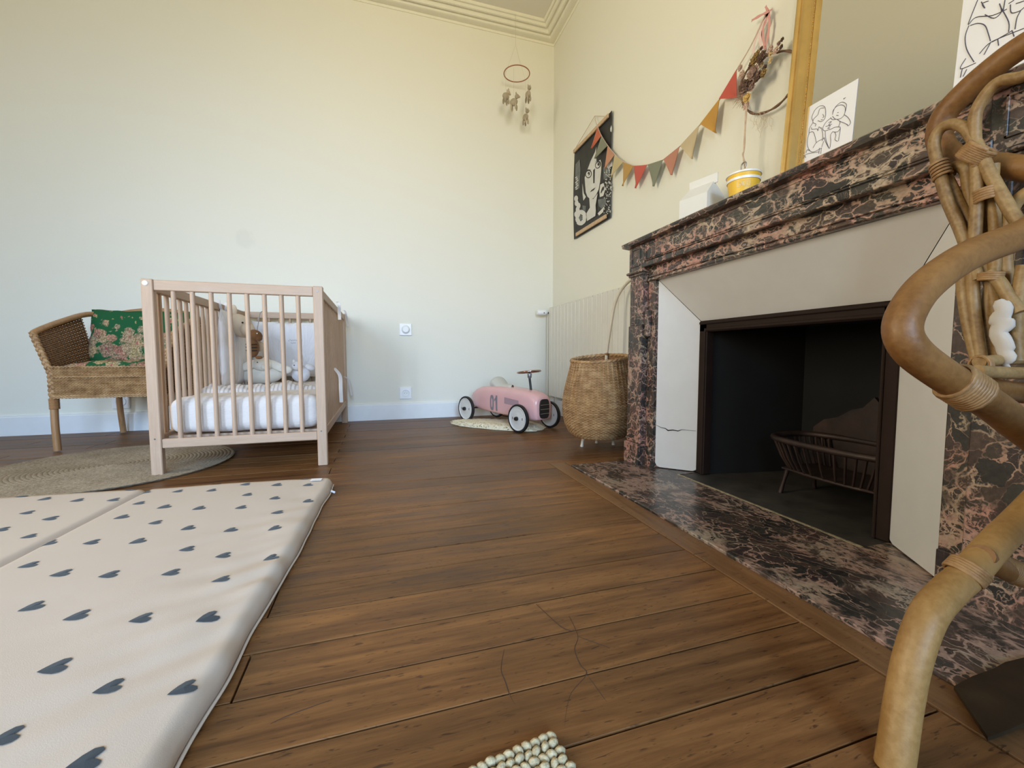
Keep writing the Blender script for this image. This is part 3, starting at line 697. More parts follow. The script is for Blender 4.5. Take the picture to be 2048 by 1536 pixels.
hp = [(XPO-0.012, PL-0.03, PT-0.01), (1.485, 2.80, 2.203), (XPO-0.012, PR_+0.06, PT-0.01)]
up(MB().tube(hp, 0.0018, 5).build('hanging_cord', M['batten']), po)

# ---------------------------------------------------------------- bunting
bu = thing('bunting', 'string of coloured triangular fabric flags drooping across the wall', 'bunting', (1.46, 2.0, 1.6))
XB = 1.469
def b5(x, y): return PX(XB, 1100+x/4.452, 200+y/4.452)
def b6(x, y): return PX(XB, 1380+x/3.658, y/3.658)
sp_ = [PX(1.485, 1190, 233), b5(405, 180), b5(425, 242), b5(460, 322), b5(515, 408), b5(580, 488), b5(655, 552), b5(748, 586), b5(870, 577), b5(1012, 530), b5(1160, 410), b5(1336, 220), b5(1508, 0), b6(345, 505), b6(420, 380), b6(480, 265), b6(560, 90)]
up(MB().tube(spline(sp_, 5), 0.0028, 6).build('cord', cloth('cord_cotton', (0.55, 0.42, 0.32)), smooth=60), bu)
cols = {'rust': (0.50, 0.13, 0.065), 'sage': (0.21, 0.22, 0.155), 'terra': (0.50, 0.25, 0.15), 'cream': (0.50, 0.41, 0.22), 'ochre': (0.44, 0.26, 0.07), 'red': (0.50, 0.10, 0.07), 'pink': (0.46, 0.21, 0.14), 'beige': (0.52, 0.42, 0.26), 'mustard': (0.50, 0.27, 0.055)}
cm = {k_: cloth('flag_'+k_, v_, weave=700) for k_, v_ in cols.items()}
flags = [('rust', b5, (425, 243), (460, 322), (372, 430)), ('sage', b5, (462, 325), (515, 408), (403, 522)), ('terra', b5, (517, 412), (578, 488), (497, 612)), ('cream', b5, (580, 488), (655, 552), (545, 692)),
         ('ochre', b5, (657, 554), (748, 587), (650, 767)), ('red', b5, (750, 588), (869, 578), (765, 787)), ('sage', b5, (875, 576), (1010, 532), (925, 770)), ('pink', b5, (1015, 528), (1160, 412), (1085, 670)),
         ('beige', b5, (1162, 408), (1334, 222), (1270, 527)), ('mustard', b5, (1340, 215), (1515, -12), (1482, 297)), ('red', b6, (215, 725), (345, 508), (352, 716))]
for i, (cn, f, a, b, c) in enumerate(flags):
    a, b, c = f(*a), f(*b), f(*c)
    def fn(u, v, a=a, b=b, c=c, i=i):
        p = a.lerp(b, u).lerp(c, v); s_ = math.sin(v*PI*0.9)
        return p+Vector((-0.004-0.006*math.sin(u*5+i)*v, 0, 0))
    mm = MB().grid(7, 8, fn); base = len(mm.v)
    back = MB().grid(7, 8, lambda u, v, fn=fn: fn(u, v)+Vector((0.0016, 0, 0)))
    mm.add(back.v, back.f)
    o = up(mm.build('flag', cm[cn], smooth=60), bu)
    o['label'] = {'rust': 'rust orange', 'sage': 'sage green', 'terra': 'pale terracotta', 'cream': 'cream', 'ochre': 'ochre', 'red': 'red', 'pink': 'dusty pink', 'beige': 'beige', 'mustard': 'mustard'}[cn]+' fabric flag'

# ---------------------------------------------------------------- wreath
wt = thing('dried_flower_wreath', 'twig hoop wreath with dried brown flowers hung beside the mirror', 'wreath', (1.48, 1.38, 1.48))
XW = 1.466
def w3(x, y, dx=0.0): return PX(XW-dx, 1440+x/8.531, 60+y/8.531)
wc = Vector((XW+0.01, 1.315, 1.585)); wr_ = 0.105
pA, pB, pC = w3(1240, 390), w3(1150, 1110), w3(650, 1435)
def circ(p, q, r):
    (x1, y1), (x2, y2), (x3, y3) = p, q, r
    d = 2*(x1*(y2-y3)+x2*(y3-y1)+x3*(y1-y2))
    ux = ((x1*x1+y1*y1)*(y2-y3)+(x2*x2+y2*y2)*(y3-y1)+(x3*x3+y3*y3)*(y1-y2))/d
    uy = ((x1*x1+y1*y1)*(x3-x2)+(x2*x2+y2*y2)*(x1-x3)+(x3*x3+y3*y3)*(x2-x1))/d
    return ux, uy, math.hypot(x1-ux, y1-uy)
cy_, cz_, cr_ = circ((pA.y, pA.z), (w3(980, 400).y, w3(980, 400).z), (pC.y, pC.z)) if False else circ((pA.y, pA.z), (pB.y, pB.z), (pC.y, pC.z))
hoop = [Vector((XW+0.006, cy_+math.cos(2*PI*k/48)*cr_, cz_+math.sin(2*PI*k/48)*cr_)) for k in range(48)]
M['twig'] = plain('brown_twig', (0.16, 0.085, 0.05), 0.7, var=0.3, scale=60)
hoop = spline([PX(XW+0.006, *p) for p in [(1573, 102), (1592, 110), (1600, 138), (1592, 166), (1576, 190), (1550, 215), (1518, 228), (1497, 222), (1484, 200), (1482, 170), (1495, 140), (1520, 118), (1548, 106)]], 4, True)[:52]
up(MB().tube(hoop, [0.0045+0.0012*math.sin(k*1.7) for k in range(52)], 7, closed=True).build('hoop', M['twig'], smooth=60), wt)
fm = {'db': plain('dried_brown', (0.10, 0.055, 0.035), 0.9, var=0.5, scale=80), 'mb': plain('dried_mauve', (0.27, 0.17, 0.13), 0.9, var=0.4, scale=80), 'ol': plain('dried_olive', (0.26, 0.16, 0.05), 0.9, var=0.5, scale=80),
      'ye': plain('dried_yellow', (0.62, 0.40, 0.12), 0.8, var=0.25, scale=80), 'cr': plain('dried_cream', (0.62, 0.45, 0.22), 0.8, var=0.2, scale=80), 'pk': plain('dried_pink_petal', (0.50, 0.35, 0.27), 0.85, var=0.2, scale=80)}
def flower(name, px, py, r, mat, petals=9, layers=3, dx=0.02, seed=0, par=wt):
    q = random.Random(seed); m = MB(); c = w3(px, py, dx); out = Vector((-1, 0, 0)); e1 = Vector((0, 1, 0)); e2 = Vector((0, 0, 1))
    for L in range(layers):
        rr = r*(1-0.26*L); li = 0.10+0.34*L
        for k in range(petals):
            a = 2*PI*(k+0.5*L)/petals+q.uniform(-.2, .2); d = e1*math.cos(a)+e2*math.sin(a); s_ = d.cross(out)
            tip = c+d*rr*q.uniform(.8, 1.1)+out*rr*li*q.uniform(.6, 1.3); md = c+d*rr*0.6+out*rr*li*1.1; w_ = rr*0.34
            m.add([c, md+s_*w_, tip+s_*w_*0.35+out*0.002, tip-s_*w_*0.35, md-s_*w_], [(0, 1, 2, 3, 4)])
    m.ball(c+out*r*0.3, r*0.28, 8, 5)
    return up(m.build(name, mat), par)
for i, (x, y, r, mt, nm) in enumerate([(720, 470, .024, 'db', 'dried_flower'), (590, 520, .020, 'ol', 'dried_flower'), (640, 410, .016, 'ol', 'dried_flower'), (540, 600, .016, 'db', 'dried_flower'), (715, 590, .012, 'cr', 'dried_flower'),
        (865, 520, .011, 'cr', 'dried_flower'), (580, 730, .030, 'mb', 'dried_flower'), (650, 800, .022, 'db', 'dried_flower'), (745, 740, .018, 'ol', 'dried_flower'), (520, 870, .016, 'mb', 'dried_flower'),
        (430, 960, .030, 'db', 'dried_flower'), (430, 1010, .026, 'mb', 'dried_flower'), (540, 960, .020, 'mb', 'dried_flower'), (470, 1155, .020, 'ye', 'dried_flower'), (380, 760, .018, 'pk', 'dried_flower'), (350, 650, .015, 'pk', 'dried_flower'),
        (870, 330, .016, 'pk', 'dried_flower'), (870, 400, .013, 'cr', 'dried_flower'), (960, 350, .014, 'pk', 'dried_flower'), (460, 1290, .018, 'pk', 'dried_flower'), (1050, 290, .010, 'db', 'seed_pod'), (1070, 160, .009, 'db', 'seed_pod'), (1010, 230, .010, 'mb', 'seed_pod'), (715, 310, .009, 'db', 'seed_pod'), (770, 640, .012, 'db', 'seed_pod')]):
    flower(nm, x, y, r, fm[mt], seed=i, petals=8 if r < .02 else 12, dx=0.012+0.02*r/.03)
m = MB(); q = random.Random(5)
for k in range(34):
    x, y = q.uniform(300, 420), q.uniform(1150, 1260); a = w3(x+40, y-30, .02); b = w3(x-q.uniform(20, 110), y+q.uniform(0, 110), .01+q.uniform(0, .02)); m.tube([a, (a+b)/2+Vector((-.004, 0, .003)), b], 0.0006, 3)
for k in range(22):
    x, y = q.uniform(560, 900), q.uniform(1380, 1440); a = w3(x, y, .005); pts = [a]
    for j in range(5): pts.append(pts[-1]+Vector((q.uniform(-.004, .004), q.uniform(-.012, .012), -q.uniform(.002, .022))))
    m.tube(spline(pts, 3), 0.0004, 3)
o = up(m.build('dried_grass_strands', plain('straw', (0.50, 0.36, 0.22), 0.9)), wt); o['kind'] = 'stuff'
# pink ribbon
rb = cloth('pink_ribbon', (0.62, 0.30, 0.27)); rb2 = cloth('pale_sheer_ribbon', (0.72, 0.55, 0.50))
def ribbon(pts, w, mat, name='ribbon'):
    P_ = spline(pts, 5); m = MB(); vs = []
    for i, p in enumerate(P_):
        t = (P_[min(i+1, len(P_)-1)]-P_[max(i-1, 0)]).normalized(); s_ = t.cross(Vector((1, 0, 0))).normalized()*w/2*(1+0.25*math.sin(i*1.3))
        vs += [p-s_, p+s_, p+s_+Vector((0.001, 0, 0)), p-s_+Vector((0.001, 0, 0))]
    fs = []
    for i in range(len(P_)-1):
        for k in range(4): fs.append((i*4+k, i*4+(k+1) % 4, (i+1)*4+(k+1) % 4, (i+1)*4+k))
    m.add(vs, fs); return up(m.build(name, mat), wt)
def r6(x, y, e=0): return PX(1.470-e, 1380+x/3.658, y/3.658)
ribbon([r6(570, 85), r6(555, 150), r6(530, 230), r6(545, 350)], 0.010, rb); ribbon([r6(572, 85), r6(580, 160), r6(572, 240), r6(550, 360)], 0.010, rb)
ribbon([r6(570, 85, .004), r6(510, 115, .008), r6(450, 150, .004)], 0.009, rb); ribbon([r6(570, 85, .004), r6(552, 45, .004)], 0.009, rb); ribbon([r6(565, 88, .004), r6(600, 68, .004)], 0.007, rb)
ribbon([r6(560, 95), r6(500, 220), r6(465, 350), r6(470, 400)], 0.011, rb2); ribbon([r6(562, 95), r6(515, 240), r6(520, 370)], 0.013, rb2)

# ---------------------------------------------------------------- radiator
ra = thing('radiator', 'tall cream panel radiator with many vertical fins below the poster', 'radiator', (1.44, 2.7, 0.0))
y = 3.468; i = 0; step = 0.0665
while y-step > 1.82:
    m = MB(); c = 0.004; a, b = y-step+0.0035, y-0.0015
    m.box((1.415, a, 0.165), (1.428, b, 0.925), 0.0035); m.box((1.428, a+0.022, 0.19), (1.474, b-0.022, 0.90))
    m.ext([(1.4155, 0.918), (1.4155, 0.927), (1.424, 0.935), (1.474, 0.935), (1.474, 0.918)], a+0.003, b-0.003)
    up(m.build('fin', M['rad'], smooth=30), ra); y -= step; i += 1
m = MB(); m.tube([(1.455, 3.47, 0.88), (1.455, 1.85, 0.88)], 0.017, 10); m.tube([(1.455, 3.47, 0.21), (1.455, 1.85, 0.21)], 0.017, 10); up(m.build('header_pipe', M['rad'], smooth=50), ra)
up(MB().tube([(1.455, 3.47, 0.88), (1.445, 3.50, 0.88), (1.430, 3.508, 0.875), (1.428, 3.510, 0.84), (1.428, 3.515, 0.4), (1.428, 3.52, 0.0)], 0.009, 10).build('supply_pipe', M['rad'], smooth=50), ra)
m = MB(); m.lathe([(0.012, 0.0), (0.014, 0.012), (0.022, 0.016), (0.024, 0.03), (0.0235, 0.085), (0.019, 0.094), (0.0, 0.096)], 20, (0, 0, 0), 'x')
m.v = [(1.415-x, 3.500+y_, 0.893+z_) for x, y_, z_ in m.v]; up(m.build('thermostat_head', M['white_pl'], smooth=40), ra)
up(MB().box((1.372, 3.4745, 0.884), (1.380, 3.4765, 0.892)).build('dial_mark', M['black']), ra)
up(MB().tube([(1.412, 3.500, 0.893), (1.45, 3.500, 0.89)], 0.008, 8).build('valve_stem', plain('brass_dark', (0.12, 0.09, 0.06), 0.4, metal=0.6)), ra)
up(MB().tube([(1.455, 3.44, 0.21), (1.455, 3.44, 0.0)], 0.008, 8).build('return_pipe', M['rad'], smooth=50), ra)

# ---------------------------------------------------------------- wall fittings
M['greyh'] = plain('socket_hole_grey', (0.10, 0.10, 0.11), 0.6)
def plate(x, z, name, label, cat, kindp, s=0.048):
    yw = RY1
    t = thing(name, label, cat, (x, yw, z))
    MB().box((-s, -0.012, -s), (s, 0, s), 0.003).build('cover_plate', M['white_pl'], t)
    if kindp == 'dial':
        m = MB().lathe([(0.034, 0), (0.034, 0.005), (0.028, 0.012), (0.022, 0.016), (0.0, 0.016)], 28, (0, 0, 0), 'y'); m.v = [(a, -0.012-b, c) for a, b, c in m.v]; m.build('round_control', M['trimw'], t, smooth=30)
    else:
        m = MB().lathe([(0.031, 0), (0.031, 0.005), (0.026, 0.005), (0.024, 0.0006), (0.0, 0.0006)], 28, (0, 0, 0), 'y'); m.v = [(a, -0.012-b, c) for a, b, c in m.v]; m.build('socket_well', M['trimw'], t, smooth=30)
        for dx in (-0.0095, 0.0095): MB().box((dx-0.0022, -0.0130, -0.0022), (dx+0.0022, -0.012, 0.0022)).build('socket_hole', M['greyh'], t)
        MB().tube([(0, -0.012, 0.012), (0, -0.019, 0.012)], 0.0022, 6).build('earth_pin', plain('steel', (0.4, 0.4, 0.4), 0.3, metal=1), t)
    return t
plate(0.208, 0.73, 'wall_dimmer', 'white square wall dimmer with round knob above the socket', 'switch', 'dial')
plate(0.200, 0.212, 'power_socket', 'white square power socket low on the bare wall under the dimmer', 'socket', 'sock')
plate(-1.70, 0.205, 'power_socket', 'white power socket on the wall behind the wicker armchair leg', 'socket', 'sock', 0.05)

# ---------------------------------------------------------------- crib
crib = thing('crib', 'pale beech baby crib with round bars standing against the back wall', 'crib', (-0.58, 2.82, 0.0))
cx0, cx1_, cy0, cy1, ch = -0.935, -0.243, 2.150, 3.520, 0.835
pw = 0.042
def cpart(m, name, mat, par=crib, **k): return up(m.build(name, mat, **k), par)
for (x, y) in ((cx0, cy0), (cx1_-pw, cy0), (cx0, cy1-pw), (cx1_-pw, cy1-pw)):
    cpart(MB().box((x, y, 0), (x+pw, y+pw*0.8, ch), 0.003), 'post', M['beech'])
zl = 0.152
for yy in (cy0+0.004, cy1-0.030):
    cpart(MB().box((cx0+pw, yy, ch-0.046), (cx1_-pw, yy+0.026, ch-0.002), 0.003), 'top_rail', M['beech_x'])
    cpart(MB().box((cx0+pw, yy, zl-0.030), (cx1_-pw, yy+0.026, zl+0.010), 0.003), 'bottom_rail', M['beech_x'])
for xx in (cx0+0.006, cx1_-0.034):
    cpart(MB().box((xx, cy0+pw*0.8, ch-0.048), (xx+0.028, cy1-pw*0.8, ch-0.006), 0.003), 'top_rail', M['beech_y'])
    cpart(MB().box((xx, cy0+pw*0.8, zl-0.018), (xx+0.028, cy1-pw*0.8, zl+0.025), 0.003), 'bottom_rail', M['beech_y'])
bar_x = MB().tube([(0, 0, zl+0.006), (0, 0, ch-0.04)], 0.0098, 10).mesh(M['beech'], 60)
nb = 8
for yy in (cy0+0.017, cy1-0.017):
    for k in range(nb):
        x = cx0+pw+(cx1_-cx0-2*pw)*(k+0.95)/(nb+0.9); up(link('bar', bar_x, None, (x, yy, 0)), crib)
ns = 18
for xx in (cx0+0.020, cx1_-0.020):
    for k in range(ns):
        y = cy0+0.034+(cy1-cy0-0.068)*(k+1)/(ns+1); up(link('bar', bar_x, None, (xx, y, 0)), crib)
for k in range(9):
    y = cy0+0.12+k*(cy1-cy0-0.24)/8; cpart(MB().box((cx0+0.034, y-0.03, 0.150), (cx1_-0.034, y+0.03, 0.162)), 'slat', M['beech_x'])
sx = cx0+0.017
m = MB(); m.lathe([(0.0105, 0), (0.0105, 0.002), (0.008, 0.004), (0, 0.0045)], 14, (0, 0, 0), 'y'); m.v = [(a+sx, cy0-b, c+ch-0.018) for a, b, c in m.v]; cpart(m, 'cover_cap', M['white_pl'])
for (x, z) in ((cx1_-0.022, ch-0.024), (cx1_-0.024, zl+0.012), (cx0+0.02, zl+0.012)):
    m = MB(); m.lathe([(0.0035, 0), (0.0035, 0.001), (0, 0.001)], 8, (0, 0, 0), 'y'); m.v = [(a+x, cy0-b, c+z) for a, b, c in m.v]; cpart(m, 'screw', plain('screw_grey', (0.15, 0.14, 0.14), 0.4, metal=0.8))

# mattress with white muslin sheet
def pillow(name, c, hx, hy, hz, mat, ex=4.0, par=None, wr=0.004, rot=None, nu=40, nv=22, seed=0, puff=0.5):
    """soft box: superellipse outline in local x/y, thickness along local z"""
    m = MB(); rot = rot or Matrix.Identity(3); c = Vector(c)
    for sgn in (1, -1):
        def fn(u, v):
            x, y = 2*u-1, 2*v-1
            e = max(0.0, 1-max(abs(x), abs(y))**ex)
            t = (max(0.0, 1-abs(x)**ex)*max(0.0, 1-abs(y)**ex))**puff
            pull = 1-0.035*(1-t)*(1-abs(x*y))
            p = Vector((x*hx*pull, y*hy*pull, sgn*hz*t))
            p.z += sgn*wr*t*nz(x*3+seed, y*3, seed)*2; p.x += wr*nz(y*4, x*2, seed+3); p.y += wr*nz(x*4, y*2, seed+7)
            return c + rot @ p
        m.grid(nu, nv, fn)
    o = m.build(name, mat, smooth=70, weld=True)
    if par: up(o, par)
    return o
muslin = NT('white_muslin', 0.9, 0.2); v = muslin.coord((1, 1, 1)); w_ = muslin.noise(muslin.coord((30, 30, 240)), 1.5, 4, 0.7, 0.5)
muslin.col((0.76, 0.70, 0.66)); muslin.bump(w_.outputs[0], 0.55, 0.006); M['muslin'] = muslin.m
bm_ = bmesh.new(); bmesh.ops.create_cube(bm_, size=1.0)
for v in bm_.verts: v.co = Vector((-0.588+v.co.x*0.604, 2.84+v.co.y*1.27, 0.250+v.co.z*0.162))
bmesh.ops.bevel(bm_, geom=bm_.edges[:], offset=0.052, segments=6, affect='EDGES', profile=0.55)
bmesh.ops.subdivide_edges(bm_, edges=[e for e in bm_.edges if e.calc_length() > 0.1], cuts=30, use_grid_fill=True)
for v in bm_.verts: v.co += Vector((0.004*nz(v.co.y*6, v.co.z*20), 0.005*nz(v.co.x*9, v.co.z*24, 4), 0.006*nz(v.co.x*7, v.co.y*7, 8)))
o = MB().frombm(bm_).build('mattress', M['muslin'], smooth=80)
tag(o, 'white muslin covered cot mattress inside the crib', 'mattress')

cushw = NT('white_cotton_cushion', 0.85, 0.2); v = cushw.coord((6, 6, 2), rot=(0.5, 0.4, 0.6)); n_ = cushw.noise(v, 2.0, 3, 0.6, 1.0)
cushw.col((0.74, 0.73, 0.76)); cushw.bump(n_.outputs[0], 0.8, 0.02); M['cushw'] = cushw.m
rotL = Matrix(((0, 0, 1), (1, 0, 0), (0, 1, 0)))     # local x->Y, y->Z, z->X
o = pillow('bumper_cushion', (-0.860, 3.03, 0.560), 0.215, 0.225, 0.035, M['cushw'], rot=rotL, seed=2)
tag(o, 'cream white bumper cushion tied to the left side bars of the crib', 'cushion', 'crib bumper cushions')
rotB = Matrix(((1, 0, 0), (0, 0, 1), (0, 1, 0)))     # local x->X, y->Z, z->Y
o = pillow('bumper_cushion', (-0.620, 3.425, 0.560), 0.245, 0.200, 0.040, M['cushw'], rot=rotB, seed=9)
tag(o, 'white bumper cushion with tiny grey stitching at the head end of the crib', 'cushion', 'crib bumper cushions')
m = MB(); q = random.Random(2)
for k in range(12):
    x0 = 577+k*2.3; m.tube([PY(3.379, x0, 680+q.uniform(-1, 1)), PY(3.379, x0+1.6, 681+q.uniform(-1.5, 1.5))], 0.0012, 4)
for k in range(5): m.tube([PY(3.379, 582+k*2.0, 685+q.uniform(-1, 1)), PY(3.379, 583+k*2.0, 687)], 0.0010, 4)
up(m.build('grey_stitching', plain('grey_thread', (0.25, 0.25, 0.28), 0.9)), o)
# ties
rbw = cloth('white_tape', (0.74, 0.70, 0.68))
def tie(pts, w=0.012, label=None, wdir=(0.93, -0.36, 0)):
    P_ = spline(pts, 6); vs = []; W = Vector(wdir)
    for i, p in enumerate(P_):
        t = (P_[min(i+1, len(P_)-1)]-P_[max(i-1, 0)]).normalized(); s_ = W*(w/2); e = t.cross(W).normalized()*0.0008
        vs += [p-s_-e, p+s_-e, p+s_+e, p-s_+e]
    fs = []
    for i in range(len(P_)-1):
        for k in range(4): fs.append((i*4+k, i*4+(k+1) % 4, (i+1)*4+(k+1) % 4, (i+1)*4+k))
    N = len(P_); fs += [(0, 1, 2, 3), ((N-1)*4, (N-1)*4+1, (N-1)*4+2, (N-1)*4+3)]
    return MB().add(vs, fs)
XT = cx1_+0.010
ties = [([(XT-0.02, 2.80, 0.842), (XT+0.004, 2.80, 0.838), (XT+0.006, 2.80, 0.78), (XT+0.008, 2.79, 0.735)], 'white tape tie looped over the right top rail of the crib, nearer one', 0.02),
        ([(XT-0.02, 3.30, 0.842), (XT+0.004, 3.30, 0.838), (XT+0.012, 3.33, 0.79), (XT+0.020, 3.36, 0.735)], 'white tape tie looped over the right top rail beside the back wall', 0.014),
        ([(XT-0.022, 2.69, 0.445), (XT+0.008, 2.70, 0.40), (XT+0.010, 2.71, 0.32), (XT+0.012, 2.70, 0.24)], 'white tape tie dangling from the lower crib bars on the right side', 0.022),
        ([(XT-0.022, 3.37, 0.365), (XT+0.010, 3.37, 0.34), (XT+0.020, 3.38, 0.28), (XT+0.03, 3.38, 0.22)], 'white tape tie dangling from the lower crib bars near the wall', 0.014)]
for pts, lb, w_ in ties: tag(tie(pts, w_).build('tape_tie', rbw, smooth=60), lb, 'ribbon', 'tape ties on the crib')
tl = [(cx0+0.036, 2.93, 0.845), (cx0+0.040, 2.95, 0.80), (cx0+0.05, 2.97, 0.765)]
tag(tie(tl, 0.02).build('tape_tie', rbw, smooth=60), 'white tape tie holding the left bumper cushion to the top rail', 'ribbon', 'tape ties on the crib')
tl = [(cx0+0.036, 3.06, 0.845), (cx0+0.042, 3.03, 0.80), (cx0+0.06, 3.06, 0.765)]
tag(tie(tl, 0.02).build('tape_tie', rbw, smooth=60), 'white tape tie on the left top rail just above the beige plush', 'ribbon', 'tape ties on the crib')

# plush toys
pb = cloth('beige_plush', (0.60, 0.47, 0.34), var=0.1, bump=0.6, weave=500); pw_ = cloth('white_plush', (0.80, 0.77, 0.70), var=0.1, bump=0.7, weave=400)
pg_ = cloth('grey_white_plush', (0.68, 0.67, 0.70), var=0.25, bump=0.7, weave=300); br = cloth('brown_plush', (0.16, 0.075, 0.03), var=0.3, bump=0.6, weave=400)
eye = M['black']
def blobs(name, mat, lst, par, res=(18, 12)):
    m = MB()
    for (c, r, eul) in lst: m.ball(c, r, res[0], res[1], Matrix.Rotation(eul[0], 3, 'X') @ Matrix.Rotation(eul[1], 3, 'Y') @ Matrix.Rotation(eul[2], 3, 'Z') if eul else None)
    return up(m.build(name, mat, smooth=80), par)
t = thing('plush_bear', 'beige plush head with round ears hanging on the left side of the crib', 'plush toy', (-0.80, 2.98, 0.70))
blobs('head', pb, [((-0.805, 2.99, 0.700), (0.062, 0.062, 0.082), (0, -0.75, 0)), ((-0.752, 2.93, 0.672), (0.040, 0.040, 0.045), (0, -0.6, 0))], t)
blobs('ear', pb, [((-0.700, 2.95, 0.575), (0.028, 0.012, 0.032), None)], t); blobs('ear', pb, [((-0.838, 2.99, 0.792), (0.018, 0.012, 0.035), None)], t)
blobs('eye', eye, [((-0.772, 2.905, 0.714), 0.0055, None)], t); blobs('eye', eye, [((-0.735, 2.905, 0.690), 0.0055, None)], t)
t = thing('plush_monkey', 'small brown striped plush toy hanging from a grey cord in the crib', 'plush toy', (-0.71, 2.90, 0.55))
blobs('body', br, [((-0.722, 2.90, 0.565), (0.034, 0.028, 0.058), None)], t)
blobs('head', br, [((-0.706, 2.90, 0.640), (0.040, 0.030, 0.032), (0, 0.5, 0)), ((-0.688, 2.895, 0.622), (0.020, 0.022, 0.018), None)], t)
blobs('foot', br, [((-0.688, 2.885, 0.507), (0.020, 0.014, 0.010), None)], t)
m = MB()
for k in range(3): m.tube([(-0.752, 2.872+0.004*abs(k-1), 0.585-k*0.018), (-0.722, 2.868, 0.583-k*0.018), (-0.692, 2.873, 0.585-k*0.018)], 0.0032, 5)
up(m.build('dark_stripe', M['black']), t)
blobs('eye', pw_, [((-0.690, 2.872, 0.650), 0.004, None)], t)
up(MB().tube(spline([PY(2.9, *p) for p in [(513, 668), (516, 650), (519, 632), (521, 625), (526, 622)]], 4), 0.0022, 6).build('cord', plain('grey_cord', (0.28, 0.28, 0.26), 0.8)), t)
t = thing('plush_rabbit', 'white long eared plush rabbit lying on its back behind the blanket', 'plush toy', (-0.72, 3.15, 0.33))
blobs('body', pw_, [((-0.745, 3.17, 0.405), (0.135, 0.085, 0.075), None)], t)
blobs('head', pw_, [((-0.720, 3.10, 0.462), (0.060, 0.050, 0.045), None), ((-0.700, 3.065, 0.450), (0.026, 0.022, 0.022), None)], t)
blobs('ear', pw_, [((-0.790, 3.085, 0.458), (0.062, 0.014, 0.026), (0, -0.45, 0))], t); blobs('ear', pw_, [((-0.640, 3.10, 0.452), (0.062, 0.014, 0.026), (0, 0.55, 0))], t)
blobs('arm', pw_, [((-0.865, 3.12, 0.425), (0.036, 0.022, 0.024), None)], t); blobs('arm', pw_, [((-0.590, 3.12, 0.425), (0.036, 0.024, 0.026), None)], t)
blobs('eye', eye, [((-0.738, 3.052, 0.476), 0.0035, None)], t); blobs('eye', eye, [((-0.690, 3.050, 0.476), 0.0035, None)], t)
t = thing('plush_kitten', 'small grey white patterned plush toy at the right end of the crib', 'plush toy', (-0.50, 3.18, 0.33))
blobs('body', pg_, [((-0.515, 3.20, 0.395), (0.060, 0.045, 0.058), None)], t)
blobs('head', pg_, [((-0.525, 3.14, 0.450), (0.034, 0.030, 0.030), None)], t)
blobs('ear', pg_, [((-0.500, 3.16, 0.496), (0.010, 0.008, 0.030), None)], t); blobs('ear', pg_, [((-0.548, 3.16, 0.478), (0.010, 0.008, 0.016), None)], t)
blobs('arm', pg_, [((-0.450, 3.16, 0.440), (0.034, 0.024, 0.020), (0, 0.4, 0))], t)
blobs('eye', eye, [((-0.538, 3.108, 0.455), 0.0035, None)], t); blobs('eye', eye, [((-0.512, 3.108, 0.455), 0.0035, None)], t)
t = thing('plush_red_toy', 'little dark red soft toy half hidden behind the right front post', 'plush toy', (-0.37, 2.95, 0.33))
blobs('body', cloth('dark_red_plush', (0.20, 0.06, 0.04)), [((-0.360, 2.95, 0.365), (0.030, 0.030, 0.035), None)], t)
# rumpled striped muslin blanket
bl = NT('striped_muslin', 0.9, 0.2); v = bl.coord(); wv = bl.n('ShaderNodeTexWave', wave_type='BANDS', bands_direction='X'); wv.inputs['Scale'].default_value = 16; wv.inputs['Distortion'].default_value = 1.5; bl.l(v, wv.inputs['Vector'])
bl.col(bl.ramp(wv.outputs['Fac'], [(0.55, (0.68, 0.64, 0.63)), (0.8, (0.48, 0.44, 0.42))])); bl.bump(bl.noise(v, 60, 4).outputs[0], 0.5, 0.01)
def bf(u, v):
    x = -0.865+0.56*u; env = math.sin(PI*min(1, max(0, u)))**0.45
    a = PI*v; w = 0.085+0.02*nz(u*5, 3)
    h = (0.048+0.020*math.sin(u*7+1)*0.5+0.045*nz(u*6, 1.5))*env
    yy = 2.52+0.05*u - math.cos(a)*w*env+0.10*u
    z = 0.329+math.sin(a)*(h+0.014*nz(u*14, v*5, 2)+0.009*nz(u*34, v*8))
    return Vector((x, yy, z))
tag(MB().grid(120, 16, bf).build('muslin_blanket', bl.m, smooth=80), 'rumpled white and grey striped muslin blanket on the mattress', 'blanket')

# ---------------------------------------------------------------- wicker armchair
wk = NT('wicker_weave', 0.55); v = wk.coord(); n1 = wk.noise(v, 26, 4, 0.6); n2 = wk.noise(wk.coord((4, 4, 60)), 3, 3)
f_ = wk.math('ADD', wk.math('MULTIPLY', n1.outputs[0], 0.5), wk.math('MULTIPLY', n2.outputs[0], 0.5))
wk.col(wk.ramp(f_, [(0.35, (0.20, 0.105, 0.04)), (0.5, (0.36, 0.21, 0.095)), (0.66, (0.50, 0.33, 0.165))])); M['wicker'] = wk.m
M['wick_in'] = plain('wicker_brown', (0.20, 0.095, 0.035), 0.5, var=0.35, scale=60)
M['cane'] = wood('cane_pole', (0.42, 0.24, 0.115), (0.28, 0.145, 0.06), 2, rough=0.4, scale=18, perobj=0.1, bump=0.03)
def weave(m, surf, nu, nv, rad=0.0035, amp=0.0035, stakes=True, sr=0.003):
    """surf(u,v)->(point, normal); horizontal strands passing in and out of upright stakes"""
    for j in range(nv):
        pts = []
        vv = (j+0.5)/nv
        for i in range(nu*2+1):
            u = i/(nu*2); p, nn = surf(u, vv); s_ = math.cos(PI*i+PI*j) if True else 0
            pts.append(p+nn*amp*s_*(1 if i % 2 == 0 or True else 0))
        m.tube(pts, rad, 4, caps=False)
    if stakes:
        for i in range(nu):
            u = (i+0.5)/nu; m.tube([surf(u, k/6)[0] for k in range(7)], sr, 4)
